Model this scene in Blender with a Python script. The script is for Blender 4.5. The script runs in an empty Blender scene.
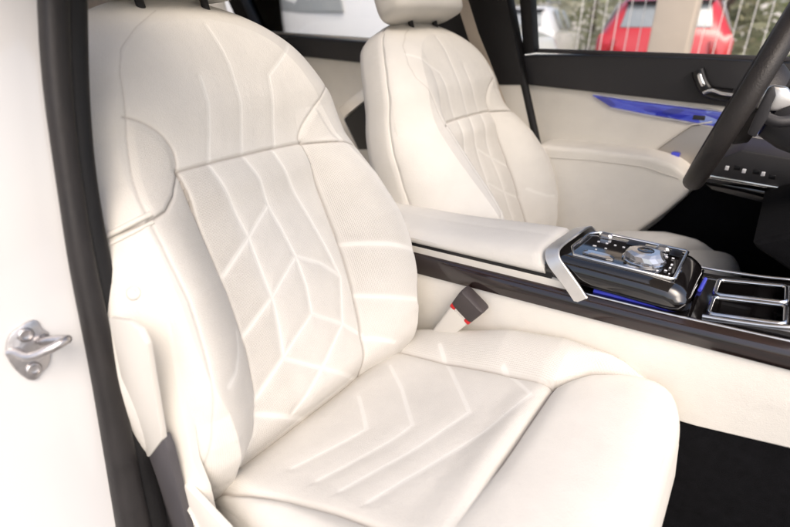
import bpy, bmesh, math, random
import numpy as np
from mathutils import Vector, Matrix
from mathutils.bvhtree import BVHTree

R = math.radians
rng = random.Random(7)
scene = bpy.context.scene
COL = scene.collection
ZB = 0.6                      # height of the seat crease above the tarmac: shapes are drawn with the crease at 0

# ------------------------------------------------------------------ camera
PX = 790.0; FPX = 500.0
PITCH = math.atan(238.5 / FPX)
YAW = math.pi / 2 - math.atan((395 + 358) / math.hypot(FPX, 238.5))
cd = bpy.data.cameras.new("camera")
cd.sensor_width = 36; cd.sensor_fit = 'HORIZONTAL'; cd.lens = FPX / PX * 36
cd.clip_start = 0.02; cd.clip_end = 500
cd.dof.use_dof = True; cd.dof.focus_distance = 0.92; cd.dof.aperture_fstop = 2.8
cam = bpy.data.objects.new("camera", cd); COL.objects.link(cam)
cam.location = (0, 0, 0.6 + ZB)
cam.rotation_euler = (math.pi / 2 - PITCH, 0, YAW)
scene.camera = cam

# ------------------------------------------------------------------ sky, sun, exposure
SUN_EL = R(50); SUN_AZ = (0.80, -0.60)     # open-door side, a little ahead of the seats
w = bpy.data.worlds.new("World"); scene.world = w; w.use_nodes = True
nt = w.node_tree
sky = nt.nodes.new("ShaderNodeTexSky"); sky.sky_type = 'NISHITA'; sky.sun_disc = False
sky.sun_elevation = SUN_EL; sky.sun_rotation = math.atan2(SUN_AZ[0], SUN_AZ[1])
sky.air_density = 0.9; sky.dust_density = 5.0; sky.ozone_density = 0.3
nt.links.new(sky.outputs[0], nt.nodes["Background"].inputs[0])
nt.nodes["Background"].inputs[1].default_value = 0.15
sl = bpy.data.lights.new("sun", 'SUN'); sl.energy = 0.5; sl.angle = R(40); sl.color = (1.0, 0.985, 0.96)
so = bpy.data.objects.new("sun", sl); COL.objects.link(so)
so.location = (0, -3, 6)
_l = math.hypot(*SUN_AZ)
so.rotation_euler = Vector((SUN_AZ[0] / _l * math.cos(SUN_EL), SUN_AZ[1] / _l * math.cos(SUN_EL), math.sin(SUN_EL))).to_track_quat('Z', 'Y').to_euler()
scene.view_settings.view_transform = 'Standard'; scene.view_settings.look = 'None'
scene.view_settings.exposure = 0.92; scene.view_settings.gamma = 1.0
scene.cycles.max_bounces = 10; scene.cycles.diffuse_bounces = 6; scene.cycles.transparent_max_bounces = 12

# ------------------------------------------------------------------ photograph rays -> real planes
_F = np.array([-math.sin(YAW), math.cos(YAW), 0]); _R = np.array([math.cos(YAW), math.sin(YAW), 0]); _U = np.array([0, 0, 1.0])
_D = _F * math.cos(PITCH) - _U * math.sin(PITCH); _UP = _F * math.sin(PITCH) + _U * math.cos(PITCH)
_O = np.array([0, 0, 0.6])
def onplane(x, y, n, c):
    v = _D + _R * (x - 395) / FPX - _UP * (y - 263.5) / FPX
    n = np.asarray(n, float); t = (c - n @ _O) / (n @ v)
    return _O + v * t
def atX(x, y, X): return onplane(x, y, (1, 0, 0), X)
def atY(x, y, Y): return onplane(x, y, (0, 1, 0), Y)
def atZ(x, y, Z): return onplane(x, y, (0, 0, 1), Z)

# ------------------------------------------------------------------ materials
def newmat(name):
    m = bpy.data.materials.new(name); m.use_nodes = True
    return m, m.node_tree, m.node_tree.nodes["Principled BSDF"]
def N(nt, t, **kw):
    n = nt.nodes.new(t)
    for k, v in kw.items(): setattr(n, k, v)
    return n
def mat(name, col, rough=0.5, metal=0.0, coat=0.0, emit=None, estr=1.0, bump=0.0, bscale=300.0, vary=0.0, vscale=8.0, trans=0.0, ior=1.45, alpha=None):
    m, nt, p = newmat(name)
    p.inputs["Base Color"].default_value = (*col, 1); p.inputs["Roughness"].default_value = rough
    p.inputs["Metallic"].default_value = metal; p.inputs["Coat Weight"].default_value = coat
    p.inputs["Coat Roughness"].default_value = 0.05
    p.inputs["IOR"].default_value = ior
    if trans: p.inputs["Transmission Weight"].default_value = trans
    if emit:
        p.inputs["Emission Color"].default_value = (*emit, 1); p.inputs["Emission Strength"].default_value = estr
    tc = N(nt, "ShaderNodeTexCoord")
    if bump:
        n = N(nt, "ShaderNodeTexNoise"); n.inputs["Scale"].default_value = bscale; n.inputs["Detail"].default_value = 3
        b = N(nt, "ShaderNodeBump"); b.inputs["Strength"].default_value = bump; b.inputs["Distance"].default_value = 0.002
        nt.links.new(tc.outputs["Object"], n.inputs["Vector"]); nt.links.new(n.outputs["Fac"], b.inputs["Height"])
        nt.links.new(b.outputs[0], p.inputs["Normal"])
    if vary:
        n = N(nt, "ShaderNodeTexNoise"); n.inputs["Scale"].default_value = vscale; n.inputs["Detail"].default_value = 6
        r = N(nt, "ShaderNodeMapRange"); r.inputs[1].default_value = 0.3; r.inputs[2].default_value = 0.7
        r.inputs[3].default_value = 1 - vary; r.inputs[4].default_value = 1 + vary
        mx = N(nt, "ShaderNodeMix", data_type='RGBA', blend_type='MULTIPLY'); mx.inputs[0].default_value = 1
        mx.inputs[6].default_value = (*col, 1)
        nt.links.new(tc.outputs["Object"], n.inputs["Vector"]); nt.links.new(n.outputs["Fac"], r.inputs[0])
        nt.links.new(r.outputs[0], mx.inputs[7]); nt.links.new(mx.outputs[2], p.inputs["Base Color"])
        r2 = N(nt, "ShaderNodeMapRange"); r2.inputs[1].default_value = 0.3; r2.inputs[2].default_value = 0.7
        r2.inputs[3].default_value = max(0.02, rough - vary * 0.4); r2.inputs[4].default_value = min(1, rough + vary * 0.4)
        nt.links.new(n.outputs["Fac"], r2.inputs[0]); nt.links.new(r2.outputs[0], p.inputs["Roughness"])
    return m

LEATHER = (0.655, 0.632, 0.587)
def leather(name, perf=True, col=LEATHER):
    """cream hide: pebble grain, soft wrinkles; 'mask' attribute (x perforation, y quilt ridge, z stitched crease), 'st' surface metres"""
    m, nt, p = newmat(name); L = nt.links
    tc = N(nt, "ShaderNodeTexCoord")
    at = N(nt, "ShaderNodeAttribute", attribute_name="mask"); st = N(nt, "ShaderNodeAttribute", attribute_name="st")
    sx = N(nt, "ShaderNodeSeparateXYZ"); L.new(at.outputs["Vector"], sx.inputs[0])
    # broad tone variation
    n1 = N(nt, "ShaderNodeTexNoise"); n1.inputs["Scale"].default_value = 14; n1.inputs["Detail"].default_value = 5
    L.new(tc.outputs["Object"], n1.inputs["Vector"])
    cr = N(nt, "ShaderNodeValToRGB"); e = cr.color_ramp.elements
    e[0].position = 0.3; e[0].color = (*[c * 0.965 for c in col], 1); e[1].position = 0.7; e[1].color = (*[min(1, c * 1.03) for c in col], 1)
    L.new(n1.outputs["Fac"], cr.inputs[0])
    colr = cr.outputs[0]
    v = N(nt, "ShaderNodeTexVoronoi"); v.inputs["Scale"].default_value = 420; v.inputs["Randomness"].default_value = 0.12
    L.new(st.outputs["Vector"], v.inputs["Vector"])
    hole = N(nt, "ShaderNodeMapRange"); hole.interpolation_type = 'SMOOTHSTEP'
    hole.inputs[1].default_value = 0.18; hole.inputs[2].default_value = 0.36; hole.inputs[3].default_value = 1; hole.inputs[4].default_value = 0
    L.new(v.outputs["Distance"], hole.inputs[0])
    hm = N(nt, "ShaderNodeMath", operation='MULTIPLY'); L.new(hole.outputs[0], hm.inputs[0]); L.new(sx.outputs[0], hm.inputs[1])
    mx = N(nt, "ShaderNodeMix", data_type='RGBA'); mx.inputs[7].default_value = (col[0] * .42, col[1] * .36, col[2] * .31, 1)
    k = N(nt, "ShaderNodeMath", operation='MULTIPLY'); k.inputs[1].default_value = 0.75; L.new(hm.outputs[0], k.inputs[0])
    L.new(k.outputs[0], mx.inputs[0]); L.new(colr, mx.inputs[6])
    # smooth hide ridges of the quilting are a touch paler
    mx2 = N(nt, "ShaderNodeMix", data_type='RGBA'); mx2.inputs[7].default_value = (min(1, col[0] * 1.09), min(1, col[1] * 1.10), min(1, col[2] * 1.11), 1)
    L.new(sx.outputs[1], mx2.inputs[0]); L.new(mx.outputs[2], mx2.inputs[6])
    # stitched seams: grey-beige thread
    mx3 = N(nt, "ShaderNodeMix", data_type='RGBA'); mx3.inputs[7].default_value = (col[0] * .5, col[1] * .46, col[2] * .44, 1)
    L.new(sx.outputs[2], mx3.inputs[0]); L.new(mx2.outputs[2], mx3.inputs[6])
    L.new(mx3.outputs[2], p.inputs["Base Color"])
    p.inputs["Roughness"].default_value = 0.5
    p.inputs["Specular IOR Level"].default_value = 0.35
    # grain
    g = N(nt, "ShaderNodeTexVoronoi"); g.inputs["Scale"].default_value = 620; L.new(tc.outputs["Object"], g.inputs["Vector"])
    n2 = N(nt, "ShaderNodeTexNoise"); n2.inputs["Scale"].default_value = 45; n2.inputs["Detail"].default_value = 4; L.new(tc.outputs["Object"], n2.inputs["Vector"])
    b1 = N(nt, "ShaderNodeBump"); b1.inputs["Strength"].default_value = 0.30; b1.inputs["Distance"].default_value = 0.0012; L.new(g.outputs["Distance"], b1.inputs["Height"])
    b2 = N(nt, "ShaderNodeBump"); b2.inputs["Strength"].default_value = 0.14; b2.inputs["Distance"].default_value = 0.006; L.new(n2.outputs["Fac"], b2.inputs["Height"])
    L.new(b2.outputs[0], b1.inputs["Normal"])
    b3 = N(nt, "ShaderNodeBump"); b3.invert = True; b3.inputs["Strength"].default_value = 0.5; b3.inputs["Distance"].default_value = 0.0015
    L.new(hm.outputs[0], b3.inputs["Height"]); L.new(b1.outputs[0], b3.inputs["Normal"])
    L.new(b3.outputs[0], p.inputs["Normal"])
    return m

M = {}
M['leather'] = leather('cream_leather')
M['door_leather'] = leather('door_cream_leather', col=(0.76, 0.73, 0.668))  # same cream hide, lightened to offset the dim far side
M['trim_cream'] = mat('cream_plastic', (0.66, 0.63, 0.575), 0.5, bump=.12, bscale=500, vary=.03)
M['paint_white'] = mat('white_car_paint', (0.60, 0.597, 0.597), 0.18, coat=0.8, vary=.012, vscale=3)
M['rubber'] = mat('weathered_rubber', (0.016, 0.014, 0.014), 0.55, bump=.25, bscale=160, vary=.2, vscale=20)
M['rubber_black'] = mat('black_rubber', (0.005, 0.0045, 0.005), 0.55, bump=.2, bscale=220, vary=.2, vscale=20)
M['grey_trim'] = mat('grey_sill_trim', (0.075, 0.07, 0.075), 0.6, bump=.2, bscale=400, vary=.1)
M['black_trim'] = mat('black_door_trim', (0.030, 0.029, 0.032), 0.55, bump=.25, bscale=500, vary=.1)
M['pillar_black'] = mat('black_pillar_trim', (0.010, 0.009, 0.010), 0.6, bump=.2, bscale=300, vary=.15)
M['carpet'] = mat('black_carpet', (0.006, 0.006, 0.007), 0.95, bump=.9, bscale=700, vary=.3, vscale=60)
M['carpet'].node_tree.nodes['Principled BSDF'].inputs['Specular IOR Level'].default_value = .1
M['piano'] = mat('piano_black', (0.006, 0.005, 0.005), 0.08, coat=1.0)
M['gloss_dark'] = mat('dark_recess', (0.004, 0.004, 0.005), 0.3)
M['chrome'] = mat('satin_chrome', (0.82, 0.81, 0.80), 0.16, metal=1.0, vary=.04, vscale=60)
M['silver'] = mat('brushed_silver', (0.88, 0.865, 0.84), 0.38, metal=1.0, bump=.08, bscale=400, vary=.04, vscale=40)
M['steel'] = mat('zinc_steel', (0.52, 0.50, 0.50), 0.34, metal=1.0, bump=.3, bscale=120, vary=.12, vscale=60)
M['wheel'] = mat('black_wheel_leather', (0.020, 0.017, 0.016), 0.48, bump=.35, bscale=420, vary=.1, vscale=20)
M['buckle_grey'] = mat('buckle_grey_plastic', (0.055, 0.045, 0.045), 0.5, bump=.3, bscale=600, vary=.1)
M['red'] = mat('red_release', (0.55, 0.012, 0.015), 0.4, vary=.05)
M['blue_glow'] = mat('ambient_blue_light', (0.05, 0.06, 0.3), 0.3, emit=(0.06, 0.07, 0.9), estr=0.15)
M['webbing'] = mat('beige_webbing', (0.56, 0.49, 0.41), 0.8, bump=.5, bscale=260, vary=.05)
M['headliner'] = mat('pale_headliner', (0.62, 0.56, 0.50), 0.95, bump=.3, bscale=400)
M['crystal'] = mat('cut_crystal', (0.50, 0.51, 0.54), 0.06, metal=.8, coat=1)
M['icon'] = mat('icon_white', (0.75, 0.75, 0.78), 0.5)
M['tarmac'] = mat('pale_concrete', (0.27, 0.26, 0.24), 0.9, bump=.5, bscale=90, vary=.15, vscale=1.5)
M['red_paint'] = mat('red_car_paint', (0.50, 0.010, 0.018), 0.3, coat=0.8)
M['tail_red'] = mat('tail_lamp_red', (0.35, 0.004, 0.006), 0.2, coat=1)
M['car_glass'] = mat('car_window_glass', (0.25, 0.27, 0.28), 0.06, coat=1)  # pale base colour stands in for the sky reflected in the panes
M['tyre'] = mat('tyre_rubber', (0.015, 0.015, 0.016), 0.8)
M['post'] = mat('cream_render', (0.50, 0.42, 0.34), 0.85, bump=.4, bscale=40, vary=.06, vscale=4)
M['white_metal'] = mat('white_fence_paint', (0.74, 0.70, 0.66), 0.5, vary=.04)
M['bark'] = mat('bark', (0.13, 0.10, 0.075), 0.9, bump=.8, bscale=25, vary=.25, vscale=6)
def foliage(name, a, b):
    m, nt, p = newmat(name)
    at = N(nt, "ShaderNodeTexCoord"); n = N(nt, "ShaderNodeTexNoise"); n.inputs["Scale"].default_value = 1.6; n.inputs["Detail"].default_value = 6
    cr = N(nt, "ShaderNodeValToRGB"); cr.color_ramp.elements[0].color = (*a, 1); cr.color_ramp.elements[1].color = (*b, 1)
    cr.color_ramp.elements[0].position = .35; cr.color_ramp.elements[1].position = .65
    nt.links.new(at.outputs["Object"], n.inputs["Vector"]); nt.links.new(n.outputs["Fac"], cr.inputs[0]); nt.links.new(cr.outputs[0], p.inputs["Base Color"])
    p.inputs["Roughness"].default_value = 0.6
    tr = N(nt, "ShaderNodeBsdfTranslucent"); mx = N(nt, "ShaderNodeMixShader"); mx.inputs[0].default_value = .6
    nt.links.new(cr.outputs[0], tr.inputs[0]); nt.links.new(p.outputs[0], mx.inputs[1]); nt.links.new(tr.outputs[0], mx.inputs[2]); nt.links.new(mx.outputs[0], nt.nodes["Material Output"].inputs[0])
    return m
M['leaf_a'] = foliage('olive_leaves', (0.34, 0.35, 0.22), (0.55, 0.55, 0.38))  # leaf colours raised to carry the overexposed daylight outside
M['leaf_b'] = foliage('pale_leaves', (0.42, 0.41, 0.30), (0.62, 0.60, 0.48))
M['leaf_c'] = foliage('bright_leaves', (0.34, 0.39, 0.18), (0.55, 0.60, 0.32))
# dark wood veneer with long reddish-brown figure
def wood():
    m, nt, p = newmat('dark_wood_veneer'); L = nt.links
    tc = N(nt, "ShaderNodeTexCoord"); mp = N(nt, "ShaderNodeMapping"); mp.inputs["Scale"].default_value = (3, 40, 60)
    n = N(nt, "ShaderNodeTexNoise"); n.inputs["Scale"].default_value = 2.2; n.inputs["Detail"].default_value = 8; n.inputs["Roughness"].default_value = .65
    cr = N(nt, "ShaderNodeValToRGB"); e = cr.color_ramp.elements
    e[0].position = .32; e[0].color = (.005, .0035, .0032, 1); e[1].position = .72; e[1].color = (.026, .012, .010, 1)
    L.new(tc.outputs["Object"], mp.inputs[0]); L.new(mp.outputs[0], n.inputs["Vector"]); L.new(n.outputs["Fac"], cr.inputs[0]); L.new(cr.outputs[0], p.inputs["Base Color"])
    p.inputs["Roughness"].default_value = .16; p.inputs["Coat Weight"].default_value = .8; p.inputs["Coat Roughness"].default_value = .06
    return m
M['wood'] = wood()
def glass(name='window_glass', tint=(.96, .97, .97)):
    m, nt, p = newmat(name)
    nt.nodes.remove(p); t = N(nt, "ShaderNodeBsdfTransparent"); t.inputs[0].default_value = (*tint, 1)
    g = N(nt, "ShaderNodeBsdfGlossy"); g.inputs["Roughness"].default_value = .01
    f = N(nt, "ShaderNodeFresnel"); f.inputs[0].default_value = 1.35
    mx = N(nt, "ShaderNodeMixShader"); nt.links.new(f.outputs[0], mx.inputs[0]); nt.links.new(t.outputs[0], mx.inputs[1]); nt.links.new(g.outputs[0], mx.inputs[2])
    nt.links.new(mx.outputs[0], nt.nodes["Material Output"].inputs[0])
    return m
M['glass'] = glass()
M['roof_glass'] = glass('tinted_roof_glass', (.90, .89, .86))
def blade_mat():
    m, nt, p = newmat('lit_crystal_blade'); L = nt.links
    tc = N(nt, "ShaderNodeTexCoord"); mp = N(nt, "ShaderNodeMapping"); mp.inputs["Scale"].default_value = (13, 1, 34); mp.inputs["Rotation"].default_value = (0, R(12), 0)
    v = N(nt, "ShaderNodeTexVoronoi"); v.inputs["Scale"].default_value = 1.6
    cr = N(nt, "ShaderNodeValToRGB"); e = cr.color_ramp.elements
    e[0].position = .0; e[0].color = (.008, .010, .16, 1); e[1].position = 1; e[1].color = (.50, .60, 1, 1)
    for ps_, c_ in ((.45, (.03, .035, .60, 1)), (.8, (.12, .16, .9, 1))): cr.color_ramp.elements.new(ps_).color = c_
    sp = N(nt, "ShaderNodeSeparateColor")
    L.new(tc.outputs["Object"], mp.inputs[0]); L.new(mp.outputs[0], v.inputs["Vector"]); L.new(v.outputs["Color"], sp.inputs[0]); L.new(sp.outputs[0], cr.inputs[0])
    L.new(cr.outputs[0], p.inputs["Emission Color"]); p.inputs["Emission Strength"].default_value = .19
    p.inputs["Base Color"].default_value = (.03, .04, .2, 1); p.inputs["Roughness"].default_value = .15; p.inputs["Coat Weight"].default_value = 1
    return m
M['blade'] = blade_mat()
M['grille'] = None
def grille():
    m, nt, p = newmat('perforated_speaker_metal'); L = nt.links
    tc = N(nt, "ShaderNodeTexCoord"); v = N(nt, "ShaderNodeTexVoronoi"); v.inputs["Scale"].default_value = 240; v.inputs["Randomness"].default_value = .1
    cr = N(nt, "ShaderNodeValToRGB"); e = cr.color_ramp.elements; e[0].position = .25; e[0].color = (.08, .075, .07, 1); e[1].position = .45; e[1].color = (.46, .43, .40, 1)
    L.new(tc.outputs["Object"], v.inputs["Vector"]); L.new(v.outputs["Distance"], cr.inputs[0]); L.new(cr.outputs[0], p.inputs["Base Color"])
    p.inputs["Metallic"].default_value = .8; p.inputs["Roughness"].default_value = .4
    return m
M['grille'] = grille()

# ------------------------------------------------------------------ objects
def thing(name, label, cat, loc=(0, 0, 0), group=None):
    o = bpy.data.objects.new(name, None); COL.objects.link(o); o.empty_display_size = .05
    o.location = (loc[0], loc[1], loc[2] + ZB); o['label'] = label; o['category'] = cat
    if group: o['group'] = group
    return o
def wloc(o):
    v = Vector(o.location)
    while o.parent: o = o.parent; v += Vector(o.location)
    return v
def link(name, me, m, parent=None, label=None, cat=None, kind=None, group=None):
    o = bpy.data.objects.new(name, me); COL.objects.link(o)
    if m is not None: me.materials.append(m)
    off = Vector((0, 0, ZB))
    if parent is not None:
        o.parent = parent; off -= wloc(parent)
    me.transform(Matrix.Translation(off))
    if label: o['label'] = label
    if cat: o['category'] = cat
    if kind: o['kind'] = kind
    if group: o['group'] = group
    return o
def smooth(me, ang=35):
    me.polygons.foreach_set('use_smooth', [True] * len(me.polygons))
    if ang: me.set_sharp_from_angle(angle=R(ang))
class MB:
    """collects shapes into one mesh"""
    def __init__(s): s.bm = bmesh.new()
    def box(s, c, size, bev=0.0, seg=3, rot=None):
        b = bmesh.new(); bmesh.ops.create_cube(b, size=1.0)
        bmesh.ops.scale(b, vec=size, verts=b.verts)
        if bev: bmesh.ops.bevel(b, geom=b.edges[:], offset=bev, segments=seg, affect='EDGES', profile=.5)
        if rot is not None: bmesh.ops.rotate(b, cent=(0, 0, 0), matrix=rot, verts=b.verts)
        bmesh.ops.translate(b, vec=c, verts=b.verts); s.add(b); return s
    def add(s, b):
        me = bpy.data.meshes.new("t"); b.to_mesh(me); b.free(); s.bm.from_mesh(me); bpy.data.meshes.remove(me)
    def poly(s, pts, ext, bev=0.0, seg=2):
        """closed polygon of 3-D points, extruded by a vector, edges rounded"""
        b = bmesh.new(); vs = [b.verts.new(Vector(p)) for p in pts]; f = b.faces.new(vs)
        r = bmesh.ops.extrude_face_region(b, geom=[f]); nv = [v for v in r['geom'] if isinstance(v, bmesh.types.BMVert)]
        bmesh.ops.translate(b, vec=Vector(ext), verts=nv)
        bmesh.ops.recalc_face_normals(b, faces=b.faces[:])
        if bev: bmesh.ops.bevel(b, geom=b.edges[:], offset=bev, segments=seg, affect='EDGES', profile=.5, clamp_overlap=True)
        s.add(b); return s
    def loft(s, rings, cap=True, closed=True):
        b = bmesh.new(); vr = [[b.verts.new(Vector(p)) for p in r] for r in rings]; n = len(rings[0])
        for i in range(len(vr) - 1):
            for j in range(n if closed else n - 1):
                k = (j + 1) % n
                b.faces.new((vr[i][j], vr[i][k], vr[i + 1][k], vr[i + 1][j]))
        if cap and closed:
            b.faces.new(vr[0][::-1]); b.faces.new(vr[-1])
        bmesh.ops.recalc_face_normals(b, faces=b.faces[:])
        s.add(b); return s
    def tube(s, pts, r, seg=12, ry=None, up=(0, 0, 1), closed=False, sq=1.0):
        """swept round / elliptic section; r may be a list; sq<1 makes it boxier"""
        pts = [Vector(p) for p in pts]; n = len(pts); rings = []
        for i, p in enumerate(pts):
            if closed: t = pts[(i + 1) % n] - pts[i - 1]
            else: t = pts[min(i + 1, n - 1)] - pts[max(i - 1, 0)]
            t.normalize(); a = t.cross(Vector(up))
            if a.length < 1e-4: a = t.cross(Vector((1, 0, 0)))
            a.normalize(); c = a.cross(t)
            rr = r[i] if isinstance(r, (list, tuple)) else r; r2 = (ry[i] if isinstance(ry, (list, tuple)) else ry) if ry is not None else rr
            ring = []
            for k in range(seg):
                th = 2 * math.pi * k / seg; cx, sy = math.cos(th), math.sin(th)
                cx = math.copysign(abs(cx) ** sq, cx); sy = math.copysign(abs(sy) ** sq, sy)
                ring.append(p + a * rr * cx + c * r2 * sy)
            rings.append(ring)
        if closed: rings.append(rings[0])
        b = bmesh.new()
        vr = [[b.verts.new(q) for q in ring] for ring in (rings[:-1] if closed else rings)]
        m = len(vr)
        for i in range(m if closed else m - 1):
            for j in range(seg):
                k = (j + 1) % seg; i2 = (i + 1) % m
                b.faces.new((vr[i][j], vr[i][k], vr[i2][k], vr[i2][j]))
        if not closed:
            b.faces.new(vr[0][::-1]); b.faces.new(vr[-1])
        bmesh.ops.recalc_face_normals(b, faces=b.faces[:])
        s.add(b); return s
    def lathe(s, c, axis, prof, seg=32):
        """profile of (radius, height) turned about axis through c"""
        ax = Vector(axis).normalized(); q = ax.to_track_quat('Z', 'Y').to_matrix(); rings = []
        for r, h in prof:
            rings.append([Vector(c) + q @ Vector((max(r, 1e-5) * math.cos(2 * math.pi * k / seg), max(r, 1e-5) * math.sin(2 * math.pi * k / seg), h)) for k in range(seg)])
        return s.loft(rings)
    def build(s, name, m, parent=None, ang=35, **kw):
        me = bpy.data.meshes.new(name); s.bm.to_mesh(me); s.bm.free(); smooth(me, ang)
        return link(name, me, m, parent, **kw)
def cr_path(pts, n=12, closed=False):
    """Catmull-Rom through points"""
    P = [np.asarray(p, float) for p in pts]; out = []; L = len(P)
    for i in range(L if closed else L - 1):
        a, b, c, d = (P[(i - 1) % L], P[i], P[(i + 1) % L], P[(i + 2) % L]) if closed else (P[max(i - 1, 0)], P[i], P[i + 1], P[min(i + 2, L - 1)])
        for k in range(n):
            t = k / n
            out.append(.5 * (2 * b + (c - a) * t + (2 * a - 5 * b + 4 * c - d) * t * t + (3 * b - a - 3 * c + d) * t ** 3))
    if not closed: out.append(P[-1])
    return out

# =================================================================== SETTING
def sheet(name, x0, x1, y0, y1, z, m, nx=2, ny=2, kind='structure'):
    b = bmesh.new(); xs = np.linspace(x0, x1, nx); ys = np.linspace(y0, y1, ny)
    vs = [[b.verts.new((x, y, z)) for y in ys] for x in xs]
    for i in range(nx - 1):
        for j in range(ny - 1): b.faces.new((vs[i][j], vs[i + 1][j], vs[i + 1][j + 1], vs[i][j + 1]))
    me = bpy.data.meshes.new(name); b.to_mesh(me); b.free()
    return link(name, me, m, None, kind=kind)
sheet('ground', -150, 150, -150, 150, -0.6, M['tarmac'])
# floor of the cabin
fl = MB(); fl.box((-0.75, 0.92, -0.36), (3.5, 1.62, 0.05), 0)
fl.build('floor', M['carpet'], None, kind='structure')

# =================================================================== SEATS
def interp(x, xs, ys): return np.interp(x, xs, ys)
def sm(x): x = np.clip(x, 0, 1); return x * x * (3 - 2 * x)
def poly_dist(U, V, pl):
    P = np.stack([U.ravel(), V.ravel()], 1); d = np.full(len(P), 9.)
    pl = np.asarray(pl, float)
    for a, b in zip(pl[:-1], pl[1:]):
        ab = b - a; l2 = max(ab @ ab, 1e-12)
        t = np.clip(((P - a) @ ab) / l2, 0, 1)
        d = np.minimum(d, np.hypot(*(P - a - t[:, None] * ab).T))
    return d.reshape(U.shape)
def wav(U, V, seed):
    """soft irregular undulation of stuffed hide"""
    r = np.random.RandomState(seed); o = 0
    for k in range(9):
        f = r.uniform(12, 48); a = r.uniform(0, 6.28); ph = r.uniform(0, 6.28)
        o = o + np.sin((U * math.cos(a) + V * math.sin(a)) * f + ph + 1.5 * np.sin(U * 17 + V * 13 + ph)) / f
    return o * 0.012

# outlines of the backrest in its own plane: half widths against height above the crease
V_W = [0, .03, .07, .10, .15, .20, .26, .32, .40, .50, .56, .625, .675, .711, .734, .745, .749]
U_W = [.270, .282, .298, .308, .318, .322, .320, .315, .305, .284, .264, .232, .193, .148, .098, .05, .0]
V_C = [0, .03, .08, .126, .186, .27, .34, .41, .45, .54, .59, .625, .66, .70]
U_C = [.268, .262, .248, .240, .232, .224, .221, .212, .200, .176, .163, .145, .105, .045]
V_S = [0, .03, .08, .15, .25, .44]
U_S = [.104, .108, .117, .124, .127, .129]
U_SN = [.190, .162, .140, .130, .128, .129]
SEAM_U = [-.34, -.22, -.187, -.158, -.140, -.127, -.06, 0, .06, .12, .175, .25, .34]
SEAM_V = [.374, .377, .386, .406, .426, .440, .442, .442, .442, .440, .428, .412, .388]
SEAM2_U = [-.34, -.25, -.175, -.12, -.06, 0, .06, .12, .175, .25, .34]
SEAM2_V = [.388, .412, .428, .440, .442, .442, .442, .440, .428, .412, .388]
WING_N = cr_path([(.129, .441), (.124, .458), (.126, .477), (.138, .498), (.157, .514), (.172, .522), (.184, .527)], 6)      # outboard side
WING_F = cr_path([(.126, .441), (.126, .452), (.144, .474), (.183, .501), (.233, .530), (.285, .556)], 6)      # console side
def wing_u(V, U):
    o = np.where(U < 0, np.interp(V, [q[1] for q in WING_N], [q[0] for q in WING_N]), np.interp(V, [q[1] for q in WING_F], [q[0] for q in WING_F]))
    return o
V_TOPN, V_TOPF = .527, .556

# quilting lines, measured on the hide (metres across, metres up)
def q_uv(pts, n=0.0):
    r = R(25); nn = np.array([math.cos(r), 0, math.sin(r)]); vv = np.array([-math.sin(r), 0, math.cos(r)]); O = np.array([-.52, 0, 0])
    o = []
    for x, y in pts:
        p = onplane(x, y, nn, nn @ O + n); v = (p - O) @ vv
        o.append((p[1] - .53 - LEAN * (v - .44), v))
    return o
LEAN = .05
QB = [q_uv(l) for l in (
    [(196, 80), (203, 105), (207, 135), (209, 163)],
    [(208, 24), (225, 67), (236, 107), (242, 156)],
    [(290, 44), (277, 62), (264, 79), (269, 111), (275, 150)],
    [(208, 165), (228, 200), (247, 238), (259, 275), (270, 303), (276, 326), (282, 358)],
    [(242, 157), (257, 180), (267, 205), (279, 228), (292, 257), (303, 287), (309, 314), (281, 358), (251, 404), (243, 416)],
    [(272, 152), (288, 183), (305, 214), (322, 248), (337, 278), (341, 324), (325, 360), (307, 394), (293, 416)],
    [(267, 205), (247, 238), (220, 277)],
    [(292, 257), (268, 298), (239, 338)],
    [(292, 257), (316, 264), (336, 276)],
    [(309, 314), (341, 324), (374, 343)],
    [(281, 358), (312, 366), (366, 379)],
    [(254, 414), (280, 416), (325, 421)],
)]
QB_BOL = [q_uv([(337, 241), (355, 243), (375, 247), (414, 260)], .04), q_uv([(350, 291), (375, 296), (410, 302)], .04), q_uv([(361, 338), (378, 338), (394, 342)], .03)]
QB_BOLN = [q_uv([(238, 333), (234, 350), (225, 372), (214, 386)], .04)]
def c_au(pts, z=.02):
    return [tuple(atZ(x, y, z)[:2] - np.array([0, .53])) for x, y in pts]
QC = [c_au(l, .034) for l in (
    [(358, 374), (363, 395), (366, 411), (349, 420), (263, 462), (232, 477)],
    [(390, 346), (402, 371), (413, 414), (397, 425), (311, 468), (268, 490)],
    [(440, 338), (452, 362), (461, 384), (470, 408), (424, 437), (345, 478), (310, 497)],
    [(503, 370), (516, 384), (530, 402), (486, 432), (410, 474), (362, 502)],
)]

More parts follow.
